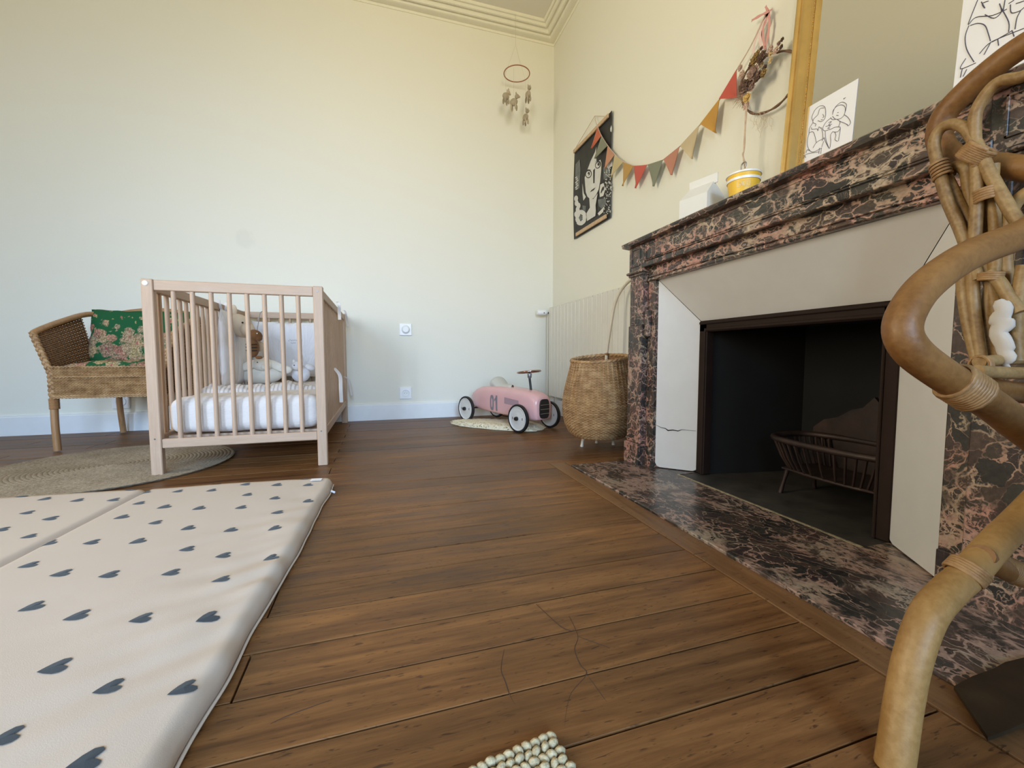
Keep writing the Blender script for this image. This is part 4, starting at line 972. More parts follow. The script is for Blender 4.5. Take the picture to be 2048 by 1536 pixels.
ac = thing('wicker_armchair', 'low woven wicker armchair with cane legs left of the crib', 'armchair', (-1.40, 3.15, 0.0))
aX0, aX1, aY0, aY1 = -1.700, -1.150, 2.870, 3.46
def cn_(name, pts, r, mat=M['cane'], par=ac, n=10): return up(MB().tube(spline(pts, 5), r, n).build(name, mat, smooth=60), par)
cn_('leg', [(aX0+0.028, aY0+0.03, 0.30), (aX0+0.026, aY0+0.028, 0.15), (aX0+0.028, aY0+0.03, 0.006)], 0.0165); cn_('leg', [(aX1-0.028, aY0+0.03, 0.30), (aX1-0.026, aY0+0.028, 0.15), (aX1-0.028, aY0+0.03, 0.006)], 0.0165)
cn_('leg', [(aX0+0.055, aY1-0.02, 0.46), (aX0+0.045, aY1-0.0, 0.2), (aX0+0.040, aY1+0.035, 0.006)], 0.017); cn_('leg', [(aX1-0.055, aY1-0.02, 0.46), (aX1-0.045, aY1, 0.2), (aX1-0.040, aY1+0.035, 0.006)], 0.017)
for sx_, xx in ((1, aX0), (-1, aX1)):
    m = MB()
    for k in range(9):
        z = 0.235+k*0.0065; m.tube([(xx+sx_*0.028+0.0195*math.cos(a), aY0+0.03+0.0195*math.sin(a), z) for a in [2*PI*i/12 for i in range(12)]], 0.0034, 4, closed=True)
    up(m.build('leg_wrapping', M['cane'], smooth=60), ac)
# front apron
m = MB(); weave(m, lambda u, v: (Vector((aX0+0.03+(aX1-aX0-0.06)*u, aY0+0.012, 0.292+0.168*v)), Vector((0, -1, 0))), 34, 26)
m.box((aX0+0.03, aY0+0.013, 0.292), (aX1-0.03, aY0+0.016, 0.460)); up(m.build('woven_apron', M['wicker'], smooth=60), ac)['kind'] = 'stuff'
m = MB()
for z in (0.293, 0.302, 0.405, 0.458): m.tube([(aX0+0.03+i*(aX1-aX0-0.06)/120, aY0+0.008-0.002*(i % 2), z+0.0016*math.sin(i*1.6)) for i in range(121)], 0.0046, 5)
up(m.build('apron_border', M['wicker'], smooth=60), ac)
# seat
m = MB(); weave(m, lambda u, v: (Vector((aX0+0.03+(aX1-aX0-0.06)*u, aY0+0.02+(aY1-aY0-0.06)*v, 0.430)), Vector((0, 0, 1))), 24, 40, 0.006, 0.003, True)
up(m.build('woven_seat', M['wicker'], smooth=60), ac)['kind'] = 'stuff'
# arms: woven side panels flaring out, with top pole and braided front edge
for sg, xx in ((1, aX0), (-1, aX1)):
    def side(u, v, sg=sg, xx=xx):
        yy = aY0+0.03+(aY1-aY0-0.10)*u*0.80; z0 = 0.30; z1 = 0.640+0.12*u
        z = z0+(z1-z0)*v; x = xx+sg*(0.030-0.065*max(0, (z-0.42))/0.22*(1-0.3*u))
        return Vector((x, yy, z)), Vector((-sg, 0, 0))
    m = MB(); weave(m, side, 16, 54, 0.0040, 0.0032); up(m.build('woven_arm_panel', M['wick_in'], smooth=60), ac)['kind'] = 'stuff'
    cn_('arm_pole', [side(0, 1)[0]+Vector((0, -0.01, -0.01)), side(0, 1)[0]+Vector((sg*0.004, 0.02, 0.012)), side(0.5, 1)[0]+Vector((sg*0.01, 0, 0.012)), side(1, 1)[0]+Vector((sg*0.03, 0.0, 0.012)), Vector((xx+sg*0.06, aY1-0.03, 0.785))], 0.0155)
    m = MB()
    for ph in (0, PI*2/3, PI*4/3):
        pts = []
        for i in range(90):
            v = i/89; p, nn = side(0, v); pts.append(p+Vector((0.009*math.sin(v*30+ph), -0.012+0.005*math.sin(v*60+2*ph), 0)))
        m.tube(pts, 0.0085, 6)
    up(m.build('braided_edge', M['wicker'], smooth=60), ac)
# back
def backs(u, v):
    x = aX0+0.05+(aX1-aX0-0.10)*u; z = 0.46+(0.815-0.46-0.03*abs(2*u-1)**2)*v
    return Vector((x, aY1-0.05+0.07*v, z)), Vector((0, -1, 0))
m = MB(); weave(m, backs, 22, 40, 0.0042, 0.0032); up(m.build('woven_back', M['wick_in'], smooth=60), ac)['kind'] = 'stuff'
cn_('back_pole', [backs(0, 0.9)[0], backs(0.03, 1.02)[0], backs(0.5, 1.03)[0], backs(0.97, 1.02)[0], backs(1, 0.9)[0]], 0.0165)
# floral cushion
fc = NT('green_floral_tapestry', 0.9, 0.2); v = fc.coord((1, 1, 1)); dn = fc.noise(v, 18, 4, 0.7)
dv = fc.n('ShaderNodeVectorMath', operation='MULTIPLY_ADD'); fc.l(dn.outputs['Color'], dv.inputs[0]); dv.inputs[1].default_value = (0.075,)*3; fc.l(v, dv.inputs[2])
v1 = fc.n('ShaderNodeTexVoronoi', feature='F1'); v1.inputs['Scale'].default_value = 17.5; fc.l(dv.outputs[0], v1.inputs['Vector'])
v2 = fc.n('ShaderNodeTexVoronoi', feature='F1'); v2.inputs['Scale'].default_value = 34; fc.l(dv.outputs[0], v2.inputs['Vector'])
sep = fc.n('ShaderNodeSeparateColor'); fc.l(v1.outputs['Color'], sep.inputs[0]); sep2 = fc.n('ShaderNodeSeparateColor'); fc.l(v2.outputs['Color'], sep2.inputs[0])
rings = fc.math('SINE', fc.math('MULTIPLY', v1.outputs['Distance'], 46.0))
rose = fc.ramp(sep.outputs[0], [(0.0, (0.46, 0.20, 0.17)), (0.3, (0.48, 0.38, 0.20)), (0.55, (0.42, 0.27, 0.19)), (0.75, (0.30, 0.30, 0.20)), (1.0, (0.38, 0.10, 0.10))])
rose = fc.mix(fc.ramp(rings, [(0.1, (0, 0, 0)), (0.9, (0.75,)*3)]), rose, (0.46, 0.37, 0.22))
pet = fc.n('ShaderNodeTexVoronoi', feature='DISTANCE_TO_EDGE'); pet.inputs['Scale'].default_value = 62; fc.l(dv.outputs[0], pet.inputs['Vector'])
rose = fc.mix(1.0, rose, fc.ramp(pet.outputs['Distance'], [(0.02, (0.35, 0.38, 0.32)), (0.16, (1.1, 1.05, 1.0))]), 'MULTIPLY')
rose = fc.mix(fc.ramp(v1.outputs['Distance'], [(0.06, (1, 1, 1)), (0.16, (0, 0, 0))]), rose, (0.40, 0.06, 0.09))
green = fc.mix(fc.ramp(sep2.outputs[0], [(0.55, (0, 0, 0)), (0.6, (1, 1, 1))]), (0.015, 0.095, 0.036), (0.33, 0.30, 0.13))
green = fc.mix(fc.ramp(v2.outputs['Distance'], [(0.25, (0, 0, 0)), (0.34, (1, 1, 1))]), green, (0.015, 0.095, 0.036))
mz = fc.n('ShaderNodeSeparateXYZ'); fc.l(v, mz.inputs[0])
reg = fc.math('SUBTRACT', 0.5, fc.math('ABSOLUTE', fc.math('MULTIPLY', fc.math('SUBTRACT', mz.outputs[2], 0.565), 1.7)))
msk = fc.ramp(fc.math('SUBTRACT', reg, fc.math('MULTIPLY', v1.outputs['Distance'], 0.55)), [(0.015, (0, 0, 0)), (0.06, (1, 1, 1))])
fc.col(fc.mix(msk, green, rose)); fc.bump(fc.noise(v, 500, 2).outputs[0], 0.3, 0.001)
rotC = Matrix.Rotation(math.radians(-14), 3, 'X') @ rotB
o = pillow('floral_cushion', (-1.428, 3.30, 0.628), 0.285, 0.185, 0.060, fc.m, rot=rotC, seed=4, wr=0.008)
tag(o, 'green cushion with pink and cream roses leaning in the wicker armchair', 'cushion')
o = pillow('floral_cushion', (-1.420, 3.15, 0.462), 0.235, 0.20, 0.030, fc.m, seed=6, wr=0.006)
tag(o, 'green floral seat pad lying flat on the wicker armchair seat', 'cushion')

# ---------------------------------------------------------------- round jute rug
ju = NT('jute_braid', 0.95, 0.1); v = ju.coord(); n1 = ju.noise(v, 90, 4, 0.7); n2 = ju.noise(v, 6, 2)
ju.col(ju.ramp(ju.math('ADD', ju.math('MULTIPLY', n1.outputs[0], 0.7), ju.math('MULTIPLY', n2.outputs[0], 0.3)), [(0.35, (0.20, 0.155, 0.105)), (0.65, (0.42, 0.345, 0.25))])); ju.bump(n1.outputs[0], 0.6, 0.004)
rug = thing('round_rug', 'round braided beige jute rug partly under the crib', 'rug', (-1.20, 2.43, 0.0))
m = MB(); nr = 30; RR = 0.475
for k in range(nr):
    r = RR*(k+0.6)/nr; n = max(12, int(r*260))
    m.tube([(r*math.cos(2*PI*i/n), r*math.sin(2*PI*i/n), 0.0065+0.0012*(i % 2)) for i in range(n)], RR/nr*0.56, 5, closed=True, flat=0.6)
o = m.build('braid_ring', ju.m, rug, smooth=80); o['kind'] = 'stuff'
MB().lathe([(0.0, 0.0015), (RR-0.003, 0.0015), (RR-0.003, 0.0045), (0, 0.0045)], 60).build('rug_base', ju.m, rug)

# ---------------------------------------------------------------- folding play mat
pm = NT('mat_cotton', 0.85, 0.25); v = pm.coord(); pm.col((0.56, 0.475, 0.40)); pm.bump(pm.noise(v, 700, 3).outputs[0], 0.25, 0.001); M['mat'] = pm.m
M['heart'] = cloth('slate_print', (0.035, 0.045, 0.055))
mo = Vector((-0.180, 1.790, 0)); md = Vector((-0.066, -0.998, 0)); ms = Vector((-0.998, 0.066, 0)); ML = 1.95; MW = 0.625; MH = 0.040
mat_root = thing('play_mat', 'cream folding play mat printed with small slate hearts', 'mat', (-0.6, 1.0, 0.0))
def mtop(s, d, pan):
    """height of the mat top; s = across from the right edge, d = from the far edge"""
    sl = s-pan*MW; e = min(sl, MW-sl); f = min(d, ML-d)
    h = MH
    for q in (e, f):
        if q < 0.022: h -= (1-math.sqrt(max(0, 1-((0.022-q)/0.022)**2)))*0.026
    puck = math.exp(-max(0, sl)*6) if pan == 0 else 0
    h += 0.0028*nz(s*5, d*3, 2)+0.0085*puck*nz(s*9+d*4, d*16-s*12, 5)*(0.35+math.exp(-((d-0.80)/0.40)**2))
    return h
def medge(d): return 0.010*nz(0.3, d*2.2, 9)+0.006*nz(0.7, d*8, 4)+0.016*math.sin(d*2.0)*0.5
def mp_(s, d, z, pan): 
    sl = s-pan*MW
    k = max(0, 1-sl/0.15) if pan == 0 else 0
    return mo+ms*(s-medge(d)*k)+md*(d-0.015*math.sin(PI*min(1, max(0, sl/MW)))*max(0, 1-d/0.2))+Vector((0, 0, z))
for pan in (0, 1, 2):
    m = MB(); NU, NV = 46, 120; g0 = pan*MW+0.002; g1 = (pan+1)*MW-0.002
    def U(u): return g0+(g1-g0)*(0.5-0.5*math.cos(PI*u))*0.6+(g1-g0)*u*0.4
    m.grid(NU, NV, lambda u, v: mp_(U(u), v*ML, mtop(U(u), v*ML, pan), pan))
    # sides down to the floor
    ring = [(i/(NU-1), 0.0) for i in range(NU)]+[(1.0, j/(NV-1)) for j in range(1, NV)]+[(i/(NU-1), 1.0) for i in range(NU-2, -1, -1)]+[(0.0, j/(NV-1)) for j in range(NV-2, 0, -1)]
    vs = []
    for (u, v) in ring: p = mp_(U(u), v*ML, mtop(U(u), v*ML, pan), pan); q = mp_(U(u), v*ML, 0.002, pan); c = (p+q)/2+(-ms if u < 0.001 else ms if u > 0.999 else Vector())*0.004; vs += [p, c, q]
    n = len(ring); fs = []
    for i in range(n):
        j = (i+1) % n; fs += [(i*3, j*3, j*3+1, i*3+1), (i*3+1, j*3+1, j*3+2, i*3+2)]
    m.add(vs, fs); up(m.build('mat_panel', M['mat'], smooth=60, weld=True), mat_root)
pp_ = [mp_(-0.003, d, 0.006, 0) for d in [ML*k/160 for k in range(161)]]
up(MB().tube(pp_, 0.0028, 5).build('piping', M['mat'], smooth=60), mat_root)
hearts = [(.991,.016),(.892,.07),(.775,.109),(.662,.128),(.675,.013),(.838,.205),(.736,.271),(.691,.407),(.607,.472),(.61,.057),(.504,.076),(.391,.099),(.412,.008),(.302,.049),(.186,.082),(.076,.099),(.104,.012),(.56,.185),(.461,.244),(.349,.283),(.225,.304),(.25,.177),(.148,.236),(.035,.281),(.536,.313),(.416,.383),(.306,.448),(.187,.489),(.101,.378),(.074,.511),(.5,.495),(.389,.515),(.244,.594),(.142,.656),(.034,.69),(.553,.604),(.451,.668),(.345,.699),(.218,.722),(.1,.783),(.407,.804),(.301,.861),(.181,.9),(.067,.924),(.237,1.008),(.132,1.072),(.03,1.102),(.202,1.137),(.082,1.203),
          (.93,.30),(.80,.34),(.90,.45),(.78,.52),(.86,.62),(.70,.60),(.75,.72),(.92,.75),(.52,.86),(.42,.96),(.33,1.05),(.55,1.05),(.16,1.25),(.30,1.22),(.45,1.15),(.06,1.38),(.22,1.40),(.38,1.35),(.52,1.3),(1.05,.12),(1.12,.25),(1.18,.05),(1.05,.38),(1.15,.5),(1.0,.58)]
hs = [(0.0, -0.55), (0.26, -0.28), (0.47, 0.02), (0.50, 0.26), (0.38, 0.42), (0.20, 0.44), (0.05, 0.30), (-0.02, 0.20), (-0.10, 0.32), (-0.26, 0.46), (-0.44, 0.38), (-0.50, 0.14), (-0.36, -0.14), (-0.15, -0.40)]
hm = [MB(), MB(), MB()]; q = random.Random(11)
for (s, d) in hearts:
    pan = min(2, int(s/MW)); a = -1.1+q.uniform(-.2, .2); sz = 0.033*q.uniform(.92, 1.1)
    cs_, sn = math.cos(a), math.sin(a); c = None; ring = []
    for (x, y) in hs:
        ss, dd = s-(x*cs_-y*sn)*sz, d-(x*sn+y*cs_)*sz; dd = max(0.004, dd); ss = max(pan*MW+0.006, min((pan+1)*MW-0.006, ss)); ring.append(mp_(ss, dd, mtop(ss, dd, pan)+0.0012, pan))
    c = mp_(s, max(0.006, d), mtop(s, max(0.006, d), pan)+0.0024, pan); n = len(ring)
    hm[pan].add([c]+ring, [(0, 1+i, 1+(i+1) % n) for i in range(n)])
for pan in (0, 1):
    o = up(hm[pan].build('printed_heart_pattern', M['heart']), mat_root); o['kind'] = 'stuff'
tg = [mp_(0.035, 0.030, 0.0425, 0), mp_(0.075, 0.030, 0.0425, 0), mp_(0.075, 0.062, 0.0435, 0), mp_(0.035, 0.062, 0.0435, 0)]
up(MB().slab(tg, (0, 0, 0.0006)).build('sewn_tag', M['paper']), mat_root)
up(MB().tube([mp_(-0.004, 0.10, 0.012, 0), mp_(-0.018, 0.105, 0.006, 0)], 0.004, 6).build('zip_pull', M['paper']), mat_root)

# ---------------------------------------------------------------- ride-on car and sheepskin
sk = NT('sheepskin', 0.95, 0.1); v = sk.coord(); n1 = sk.noise(v, 70, 4, 0.7, 0.8); sk.col(sk.ramp(n1.outputs[0], [(0.35, (0.74, 0.63, 0.42)), (0.65, (0.90, 0.84, 0.66))])); sk.bump(n1.outputs[0], 0.7, 0.005)
fo = [(-0.30, 0.02), (-0.20, 0.10), (-0.05, 0.15), (0.12, 0.17), (0.30, 0.15), (0.42, 0.07), (0.44, -0.05), (0.36, -0.13), (0.18, -0.14), (0.02, -0.12), (-0.10, -0.10), (-0.22, -0.055)]
fc_ = Vector((0.745, 3.030, 0)); fdir = Vector((0.80, -0.60, 0)).normalized(); fs_ = Vector((0.60, 0.80, 0))
fo = [(a*1.0, b*1.1) for a, b in fo]
skin = MB(); rings_ = []; outl = spline([Vector((a, b, 0)) for a, b in fo], 8, closed=True); NR = 12
for j in range(NR+1):
    t = j/NR; h = 0.034*(1-t**6)**0.5 if t < 1 else 0.0
    for i, p in enumerate(outl):
        w_ = 1+0.06*nz(i*0.35, t*3, 1)*t; pp = fc_+fdir*(p.x*t*w_)+fs_*(p.y*t*w_)
        skin.v.append((pp.x, pp.y, 0.002+max(0, h+0.006*nz(pp.x*40, pp.y*40)*(1-t**4))))
n = len(outl)
for j in range(NR):
    for i in range(n): skin.f.append((j*n+i, j*n+(i+1) % n, (j+1)*n+(i+1) % n, (j+1)*n+i)); skin.m.append(0)
q = random.Random(8)
for k in range(700):
    i = q.randrange(n); t = math.sqrt(q.random()); p = outl[i]; pp = fc_+fdir*(p.x*t)+fs_*(p.y*t); a = q.uniform(0, 2*PI); L = 0.020
    d = Vector((math.cos(a), math.sin(a), 0)); 
    if t > 0.93: d = (fdir*p.x+fs_*p.y).normalized()
    s_ = Vector((-d.y, d.x, 0))*0.004; b0 = pp+Vector((0, 0, 0.028*(1-t**6)**0.5))
    skin.add([b0-s_, b0+s_, b0+d*L*0.6+s_*0.6+Vector((0, 0, 0.008)), b0+d*L+Vector((0, 0, 0.003)), b0+d*L*0.6-s_*0.6+Vector((0, 0, 0.008))], [(0, 1, 2, 3, 4)])
o = skin.build('sheepskin', sk.m, smooth=80); tag(o, 'small cream sheepskin lying under the pink ride-on car', 'sheepskin')

car = thing('ride_on_car', 'pink metal toy racing car with number 01 parked by the radiator', 'toy car', (0.775, 3.296, 0.0), math.atan2(-0.913, 0.408))
M['pink'] = plain('pink_enamel', (0.76, 0.44, 0.43), 0.22, var=0.02); M['wheelw'] = plain('cream_wheel', (0.70, 0.68, 0.64), 0.4, var=0.02); M['greyd'] = plain('grey_print', (0.24, 0.22, 0.25), 0.4, var=0.03); M['greyl'] = plain('faded_print', (0.42, 0.28, 0.31), 0.4, var=0.05)
M['chrome'] = plain('chrome', (0.65, 0.62, 0.60), 0.15, metal=1.0, var=0.0)
WB = 0.600
secs = [(-0.105, 0.150, 0.185, 0.014), (-0.09, 0.138, 0.208, 0.034), (-0.055, 0.124, 0.234, 0.054), (0.0, 0.112, 0.260, 0.074), (0.07, 0.105, 0.280, 0.088), (0.16, 0.098, 0.291, 0.098), (0.25, 0.094, 0.293, 0.101), (0.35, 0.090, 0.290, 0.101), (0.46, 0.087, 0.286, 0.099), (0.56, 0.083, 0.280, 0.095), (0.625, 0.080, 0.268, 0.086), (0.665, 0.079, 0.252, 0.080), (0.685, 0.082, 0.236, 0.072), (0.690, 0.088, 0.226, 0.064)]
m = MB(); K = 28
for (u, zb_, zt_, hw) in secs:
    cz = (zb_+zt_)/2; hz = (zt_-zb_)/2
    for k in range(K):
        a = 2*PI*k/K; cx = math.cos(a); sz_ = math.sin(a); e = 0.5 if sz_ > 0 else 0.25
        m.v.append((u, math.copysign(abs(cx)**e, cx)*hw, cz+math.copysign(abs(sz_)**(0.62 if sz_ > 0 else 0.35), sz_)*hz))
for j in range(len(secs)-1):
    for k in range(K): m.f.append((j*K+k, j*K+(k+1) % K, (j+1)*K+(k+1) % K, (j+1)*K+k)); m.m.append(0)
m.f.append(tuple(range(K))); m.m.append(0); m.f.append(tuple((len(secs)-1)*K+k for k in range(K))); m.m.append(0)
m.build('car_body', M['pink'], car, smooth=50)
m = MB(); g = []
for k in range(24):
    a = 2*PI*k/24; g.append((math.copysign(abs(math.cos(a))**0.55, math.cos(a))*0.046, 0.158+math.copysign(abs(math.sin(a))**0.6, math.sin(a))*0.066))
m.add([(0.6915, y_, z_) for y_, z_ in g]+[(0.699, y_*0.96, z_) for y_, z_ in g], [(i, (i+1) % 24, 24+(i+1) % 24, 24+i) for i in range(24)]+[tuple(range(24, 48))]); m.build('grille', M['black'], car, smooth=40)
for z_ in (0.125, 0.155, 0.185): MB().tube([(0.700, -0.042, z_), (0.700, 0.042, z_)], 0.0012, 4).build('grille_bar', M['chrome'], car)
wheel_t = MB(); wheel_t.lathe([(0.083, -0.011), (0.0945, -0.0105), (0.0965, -0.004), (0.0965, 0.004), (0.0945, 0.0105), (0.083, 0.011), (0.083, -0.011)], 40, (0, 0, 0), 'y', False); tyre = wheel_t.mesh(M['black'], 40)
wheel_d = MB(); wheel_d.lathe([(0.0835, -0.008), (0.080, -0.013), (0.076, -0.009), (0.058, -0.006), (0.030, -0.010), (0.012, -0.013), (0.0, -0.013)], 40, (0, 0, 0), 'y'); wheel_d.lathe([(0.0835, 0.008), (0.080, 0.013), (0.076, 0.009), (0.058, 0.006), (0.030, 0.010), (0.012, 0.013), (0.0, 0.013)], 40, (0, 0, 0), 'y'); disc = wheel_d.mesh(M['wheelw'], 40)
hubm = MB().lathe([(0.012, -0.030), (0.014, -0.022), (0.014, -0.012), (0.012, 0.012), (0.014, 0.022), (0.012, 0.030)], 14, (0, 0, 0), 'y').mesh(M['black'], 40)
TR = 0.152
for (u, vv) in ((0, TR), (0, -TR), (WB, TR), (WB, -TR)):
    z = 0.0965+(0.012 if u == 0 else 0)
    w_ = link('wheel', disc, car, (u, vv, z)); ty = link('tyre', tyre, w_); hb = link('hub_cap', hubm, w_)
    for a in (0.0, PI): MB().box((0.048*math.cos(a)-0.003, -0.0110, -0.008), (0.048*math.cos(a)+0.003, 0.0110, 0.008)).build('slot', M['greyd'], w_)
for u in (0, WB): MB().tube([(u, -TR, 0.0965+(0.012 if u == 0 else 0)), (u, TR, 0.0965+(0.012 if u == 0 else 0))], 0.006, 8).build('axle', M['black'], car, smooth=60)
m = MB()
for s_ in (-1, 1): m.tube([(WB-0.03, s_*0.07, 0.09), (WB-0.06, s_*0.04, 0.075), (0.30, s_*0.03, 0.070), (0.24, s_*0.03, 0.10)], 0.005, 6)
m.build('underframe', M['black'], car, smooth=60)
# saddle
def sf(u, v):
    x = 0.195+0.175*u; w_ = 0.060*(1-u)**0.55+0.014; a = (v-0.5)*PI*1.25
    z = 0.294+0.056*math.exp(-((u-0.05)/0.28)**2)+0.006*math.sin(u*3)
    return Vector((x, math.sin(a)*w_, z-0.045*(1-math.cos(a))*(1.1-0.6*u)+0.008))
m = MB().grid(20, 16, sf); m.build('saddle', plain('cream_saddle', (0.55, 0.53, 0.47), 0.5, var=0.02), car, smooth=80)
for y_ in (-0.02, 0.02): MB().ball((0.16, y_, 0.296), 0.007, 8, 6).build('bolt', M['black'], car, smooth=80)
MB().tube([(0.565, 0, 0.27), (0.545, 0, 0.385)], 0.0085, 12).build('steering_column', M['black'], car, smooth=60)
MB().lathe([(0.010, 0), (0.014, 0.004), (0.016, 0.028), (0.012, 0.036)], 14, (0.549, 0, 0.360)).build('column_collar', plain('grey_metal_collar', (0.30, 0.31, 0.33), 0.35, metal=0.7), car, smooth=40)
sw = MB(); cst = Vector((0.543, 0, 0.404)); sw.tube([cst+Vector((0.080*math.cos(a), 0.080*math.sin(a), 0.010*math.cos(a))) for a in [2*PI*k/32 for k in range(32)]], 0.0062, 8, closed=True)
for k in range(4): a = k*PI/2+0.78; sw.tube([cst, cst+Vector((0.080*math.cos(a), 0.080*math.sin(a), 0.010*math.cos(a)))], 0.0045, 6)
sw.ball(cst, (0.014, 0.014, 0.008), 10, 6); sw.build('steering_wheel', plain('rose_chrome', (0.50, 0.36, 0.31), 0.2, metal=1.0, var=0.02), car, smooth=60)
# number 01 and panel printed on the side facing the room
def sidey(u, z):
    j = max(i for i in range(len(secs)) if secs[i][0] <= u); j = min(j, len(secs)-2); t = (u-secs[j][0])/(secs[j+1][0]-secs[j][0])
    zb_, zt_, hw = [secs[j][q_]+(secs[j+1][q_]-secs[j][q_])*t for q_ in (1, 2, 3)]; cz, hz = (zb_+zt_)/2, (zt_-zb_)/2
    s_ = min(0.999, max(-0.999, (z-cz)/hz)); sa = math.copysign(abs(s_)**(1/(0.62 if s_ > 0 else 0.35)), s_); ca_ = math.sqrt(max(0, 1-sa*sa))
    return -(ca_**(0.5 if s_ > 0 else 0.25)*hw)-0.0018
def strip(m, pl, pr):   # band between two polylines in (u,z)
    n = len(pl); m.add([(u, sidey(u, z), z) for u, z in pl]+[(u, sidey(u, z), z) for u, z in pr], [(i, i+1, n+i+1, n+i) for i in range(n-1)])
m = MB()
def dens(p, n=6): 
    out = []
    for a, b in zip(p[:-1], p[1:]): out += [(a[0]+(b[0]-a[0])*k/n, a[1]+(b[1]-a[1])*k/n) for k in range(n)]
    return out+[p[-1]]
u0, z0, z1 = 0.232, 0.115, 0.228
outer = [(u0+0.022+0.022*math.copysign(abs(math.cos(a))**0.6, math.cos(a)), (z0+z1)/2+(z1-z0)/2*math.copysign(abs(math.sin(a))**0.7, math.sin(a))) for a in [2*PI*k/32 for k in range(33)]]
inner = [(u0+0.022+0.008*math.cos(a), (z0+z1)/2+((z1-z0)/2-0.022)*math.copysign(abs(math.sin(a))**0.7, math.sin(a))) for a in [2*PI*k/32 for k in range(33)]]
strip(m, outer, inner)
strip(m, dens([(u0+0.066, z0), (u0+0.066, z1)], 12), dens([(u0+0.084, z0), (u0+0.084, z1)], 12)); strip(m, dens([(u0+0.050, z1-0.030), (u0+0.066, z1-0.012)]), dens([(u0+0.052, z1-0.046), (u0+0.066, z1-0.034)]))
m.build('number_decal', M['greyd'], car)
m = MB(); strip(m, dens([(0.395, 0.178), (0.540, 0.166)], 10), dens([(0.395, 0.222), (0.540, 0.208)], 10)); m.build('side_decal', M['greyl'], car)

# ---------------------------------------------------------------- wicker basket trolley
bk = thing('wicker_basket', 'tall round wicker basket with a pole handle beside the fireplace', 'basket', (1.170, 2.12, 0.0))
def bprof(v):
    P_ = [(0.0, 0.140), (0.05, 0.163), (0.15, 0.184), (0.3, 0.198), (0.42, 0.200), (0.6, 0.190), (0.8, 0.170), (0.92, 0.157), (1.0, 0.153)]
    for (a, b), (c, d) in zip(P_[:-1], P_[1:]):
        if v <= c: return b+(d-b)*(v-a)/(c-a)
    return P_[-1][1]
def bs(u, v):
    a = 2*PI*u; r = bprof(v); z = 0.070+0.430*v+0.020*math.cos(a-0.5)*v
    return Vector((r*math.cos(a), r*math.sin(a), z)), Vector((math.cos(a), math.sin(a), 0))
m = MB(); weave(m, bs, 44, 60, 0.0041, 0.0030, True, 0.0035); m.build('woven_side', M['wicker'], bk, smooth=60)['kind'] = 'stuff'
m = MB(); m.grid(40, 14, lambda u, v: bs(u, v)[0]-bs(u, v)[1]*0.004, True); m.build('inner_lining', M['wick_in'], bk, smooth=60)
MB().lathe([(0.0, 0.066), (0.140, 0.066), (0.144, 0.074), (0.0, 0.074)], 30).build('basket_base', M['wick_in'], bk)
m = MB()
for ph in (0, PI):
    m.tube([bs(i/120, 1.0)[0]+Vector((0, 0, 0.004*math.sin(i*0.9+ph)))+bs(i/120, 1)[1]*0.004*math.cos(i*0.9+ph) for i in range(120)], 0.0075, 6, closed=True)
m.build('braided_rim', M['wicker'], bk, smooth=60)
M['cream_w'] = plain('cream_painted_cane', (0.62, 0.56, 0.46), 0.45, var=0.05)
for (x, y_) in ((-0.080, 0.045), (0.115, 0.03), (0.05, 0.11)):
    MB().tube(spline([(x*0.8, y_*0.8, 0.070), (x*0.94, y_*0.94, 0.034), (x, y_, 0.0)], 4), [0.020, 0.016, 0.012, 0.010, 0.0085, 0.008, 0.008, 0.009, 0.010], 10).build('foot', M['cream_w'], bk, smooth=60)
hp = [Vector((0.100, 0.10, 0.44)), Vector((0.104, 0.10, 0.54)), Vector((0.127, 0.10, 0.69)), Vector((0.150, 0.10, 0.81)), Vector((0.178, 0.09, 0.885)), Vector((0.190, 0.02, 0.935)), Vector((0.185, -0.07, 0.945)), Vector((0.18, -0.16, 0.94))]
MB().tube(spline(hp, 6), 0.0090, 10).build('handle', M['cream_w'], bk, smooth=60)
MB().ball((0.104, 0.098, 0.525), (0.012, 0.012, 0.010), 10, 6).build('handle_knot', M['wick_in'], bk, smooth=60)

# ---------------------------------------------------------------- mobile
mb_c = Vector((1.100, 3.395, 2.775))
mo_ = thing('hanging_mobile', 'wooden ring mobile with small felt animals hanging in the ceiling corner', 'mobile', tuple(mb_c))
M['ringw'] = plain('red_wood_ring', (0.36, 0.15, 0.085), 0.5); thr = plain('thread', (0.55, 0.48, 0.36), 0.8)
MB().tube([(0.103*math.cos(a), 0.103*math.sin(a), 0) for a in [2*PI*k/48 for k in range(48)]], 0.0042, 8, closed=True).build('ring', M['ringw'], mo_, smooth=60)
topz = 3.262-mb_c.z
m = MB(); m.tube([(0.0, 0.03, 0.24), (0, 0.035, topz)], 0.0012, 4)
for k in range(3): a = 2*PI*k/3+0.5; m.tube([(0.0, 0.03, 0.24), (0.1*math.cos(a), 0.1*math.sin(a), 0)], 0.0006, 4)
m.build('suspension_thread', thr, mo_)
felt = cloth('oatmeal_felt', (0.42, 0.35, 0.25), var=0.35); 
